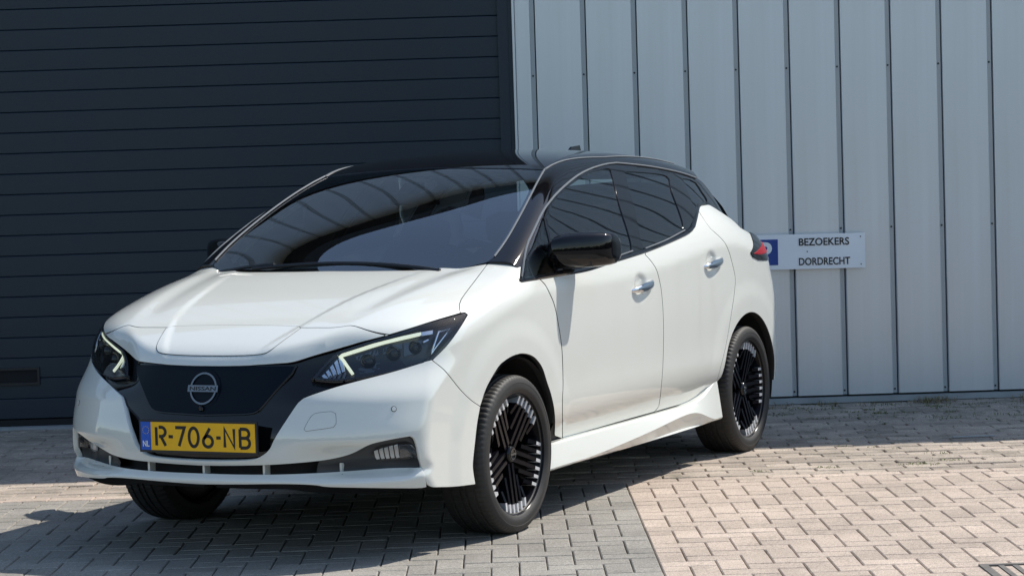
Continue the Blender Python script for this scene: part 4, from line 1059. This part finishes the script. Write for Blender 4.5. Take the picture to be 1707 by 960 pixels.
def bars():
    sp_, tip, plate_ = MB(), MB(), MB()
    for g in range(5):
        a0 = -math.pi/2+g*2*math.pi/5; c, s_ = math.cos(a0), math.sin(a0)
        T = lambda p, c=c, s_=s_: (p[0]*c-p[2]*s_, p[1], p[0]*s_+p[2]*c)
        for k in range(6):
            o_ = (k-2.5)*.0335; r1 = math.sqrt(.2375**2-o_**2); r0 = max(.034, abs(o_)/math.tan(math.radians(33))+.012); r2 = r1-.036
            def bar(ra, rb, wd, y0, ya, yb):
                v = [(ra, y0, o_-wd*1.25), (ra, y0, o_+wd*1.25), (rb, y0, o_+wd*1.25), (rb, y0, o_-wd*1.25), (ra, ya, o_-wd), (ra, ya, o_+wd), (rb, yb, o_+wd), (rb, yb, o_-wd)]
                return [T(p) for p in v], [(4, 5, 6, 7), (0, 1, 5, 4), (1, 2, 6, 5), (2, 3, 7, 6), (3, 0, 4, 7)]
            ya = .066; yb = .084
            sp_.add(*bar(r0, r2, .0080, .028, ya, yb)); tip.add(*bar(r2+.0006, r1, .0066, .030, yb+.0005, .087))
        for k in range(5): 
            pass
        rr = .218
        pl = [T(p) for p in [(.03, .034, 0), (rr*.97, .040, -.088), (rr, .040, -.04), (rr, .040, .04), (rr*.97, .040, .088)]]
        plate_.add(pl, [(0, 1, 2, 3, 4)])
    out = []
    for nm, mb, m in (('spokes', sp_, 'rim_black'), ('spoke_tips', tip, 'machined'), ('rim_web', plate_, 'matt_black')):
        me = bpy.data.meshes.new(nm); me.from_pydata(mb.v, [], mb.f); me.materials.append(MATS[m]); out.append((nm, me))
    rings = [[(r*math.cos(2*math.pi*k/32), y, r*math.sin(2*math.pi*k/32)) for k in range(32)] for r, y in ((.036, .03), (.035, .068), (.031, .076), (.027, .079), (.025, .077), (.002, .078))]
    me = bpy.data.meshes.new('hub_cap'); mb = MB().loft(rings, cap=False); me.from_pydata(mb.v, [], mb.f); me.materials.append(MATS['gloss_black']); me.polygons.foreach_set('use_smooth', [True]*len(me.polygons)); out.append(('hub_cap', me))
    lg = MB().loft([[((r)*math.cos(2*math.pi*k/32), y, r*math.sin(2*math.pi*k/32)) for r, y in ((.0195, .0785), (.0195, .0805), (.0225, .0805), (.0225, .0785))] for k in range(33)], closed=True, cap=False)
    lg.box((-.024, .0785, -.0045), (.024, .081, .0045))
    me = bpy.data.meshes.new('hub_emblem'); me.from_pydata(lg.v, [], lg.f); me.materials.append(MATS['dark_chrome']); out.append(('hub_emblem', me))
    return out
TY, RM, BR = tyre_mesh(), rim_mesh(), bars()
def wheel(x, y, sgn, rot, steer=0):
    w0 = bpy.data.objects.new('wheel', TY); C.objects.link(w0); put(w0)
    w0.location = (x, y, RT-.006); w0.rotation_euler = (0, -rot, (0 if sgn > 0 else math.pi)+steer); w0.rotation_mode = 'XYZ'
    for nm, me in [('rim', RM)]+BR:
        o = bpy.data.objects.new(nm, me); C.objects.link(o); o.parent = w0
        if nm in ('spokes', 'spoke_tips', 'rim_web'): o['kind'] = 'stuff'
WY = .765
wheel(0, WY, 1, 0.0, math.radians(-1)); wheel(-2.7, WY, 1, math.radians(-18)); wheel(0, -WY, -1, .4, math.radians(-1)); wheel(-2.7, -WY, -1, 1.1)

# ---- cabin
dash = MB()
dr_ = [(.02, .965), (-.05, 1.02), (-.30, 1.055), (-.50, 1.05), (-.60, 1.02), (-.64, .96), (-.60, .80), (-.55, .6)]
dash.loft([[(x, y, z-.012*(y/.6)**2) for x, z in dr_] for y in np.linspace(-.68, .68, 15)], closed=False)
put(dash.build('dashboard', 'interior_grey', None, smooth=True))
put(MB().loft([[(-.42, .20+a, 1.035), (-.60, .20+a, 1.03), (-.58, .20+a, 1.085), (-.46, .20+a, 1.09)] for a in (0, .10, .2, .34)]).build('instrument_hood', 'interior_dark', None, smooth=True))
# steering wheel
sw = []
for k in range(33):
    a = 2*math.pi*k/32; c = np.array([-.72, .37, .98]); u = np.array([0, 1, 0]); v = np.array([.42, 0, .907])
    sw.append(c+(u*math.cos(a)+v*math.sin(a))*.182)
swm = MB().tube(sw, .015, 8); swo = put(swm.build('steering_wheel', 'interior_dark', None, smooth=True))
o = MB().loft([[(-.72+.05*t+dx, .37+dy, .98+dz) for dx, dy, dz in ((-.02, -.09, -.03), (.02, -.09, .04), (.02, .09, .04), (-.02, .09, -.03))] for t in (0, 1)]).build('steering_hub', 'interior_dark', swo)
def seat(x, y, w_, rearseat=False):
    mb = MB()
    rings = []
    for zz, hw, th in ((.42, w_*.9, .14), (.6, w_, .13), (.85, w_, .12), (1.0, w_*.85, .10), (1.06, w_*.6, .06)):
        xx = x-.20-(zz-.42)*.35
        rings.append([(xx+th/2*math.cos(t*math.pi/8)**1 if True else 0, y+hw*math.sin(t*math.pi/8), zz) if False else (xx+th/2*math.cos(t*math.pi/8), y+hw*max(-1, min(1, 1.25*math.sin(t*math.pi/8))), zz) for t in range(16)])
    s0 = put(mb.loft(rings).build('seat', 'interior_dark', None, smooth=True))
    hx = x-.20-.70*.35
    rings = [[(hx+.05*math.cos(t*math.pi/8)*k_, y+w_*.52*math.sin(t*math.pi/8)*k_, z) for t in range(16)] for z, k_ in ((1.08, .5), (1.10, .9), (1.16, 1), (1.22, .95), (1.25, .5))]
    MB().loft(rings).build('headrest', 'interior_dark', s0, smooth=True)
    MB().box((x-.25, y-w_, .35), (x+.32, y+w_, .50)).build('cushion', 'interior_dark', s0)
seat(-1.15, .37, .25); seat(-1.15, -.37, .25); seat(-2.05, .36, .28); seat(-2.05, -.36, .28)
# inner pillar trim and headlining
tr = MB()
pl_ = ws_side[2:-1]; n_ = grad(G, pl_)
a_ = pl_-n_*.03+np.array([-.0, -.035, 0]); b_ = pl_-n_*.03+np.array([-.10, .0, -.01])
tr.loft([[tuple(a_[i]), tuple(b_[i])] for i in range(len(pl_))], closed=False)
both(put(tr.build('pillar_trim', 'trim_pale', None, smooth=True)))
panel('headlining', TOP, np.array([[-.97, 0], [-.96, .5], [-2.8, .5], [-2.8, 0]]), G, 'trim_pale', grid=.08, is2d=True, sym=True, off=-.04, flange=0, gap=0)
rm = MB().loft([[(-.80+dx, y, 1.345+dz*.85) for dx, dz in ((-.015, -.032), (.02, -.028), (.028, .0), (.02, .032), (-.015, .036))] for y in np.linspace(-.115, .115, 9)])
rmo = put(rm.build('rear_view_mirror', 'matt_black', None, smooth=True))
put(MB().loft([[(-.80, -.05, 1.42), (-.80, .05, 1.42), (-.80, .05, 1.385), (-.80, -.05, 1.385)], [(-.68, -.03, 1.372), (-.68, .03, 1.372), (-.68, .03, 1.355), (-.68, -.03, 1.355)]]).build('camera_housing', 'matt_black'))
pp = put(MB().add([(-.06, -.58, 1.040), (-.30, -.50, 1.060), (-.36, -.22, 1.068), (-.12, -.26, 1.047)], [(0, 1, 2, 3)]).build('paper_sheet', 'paper'))
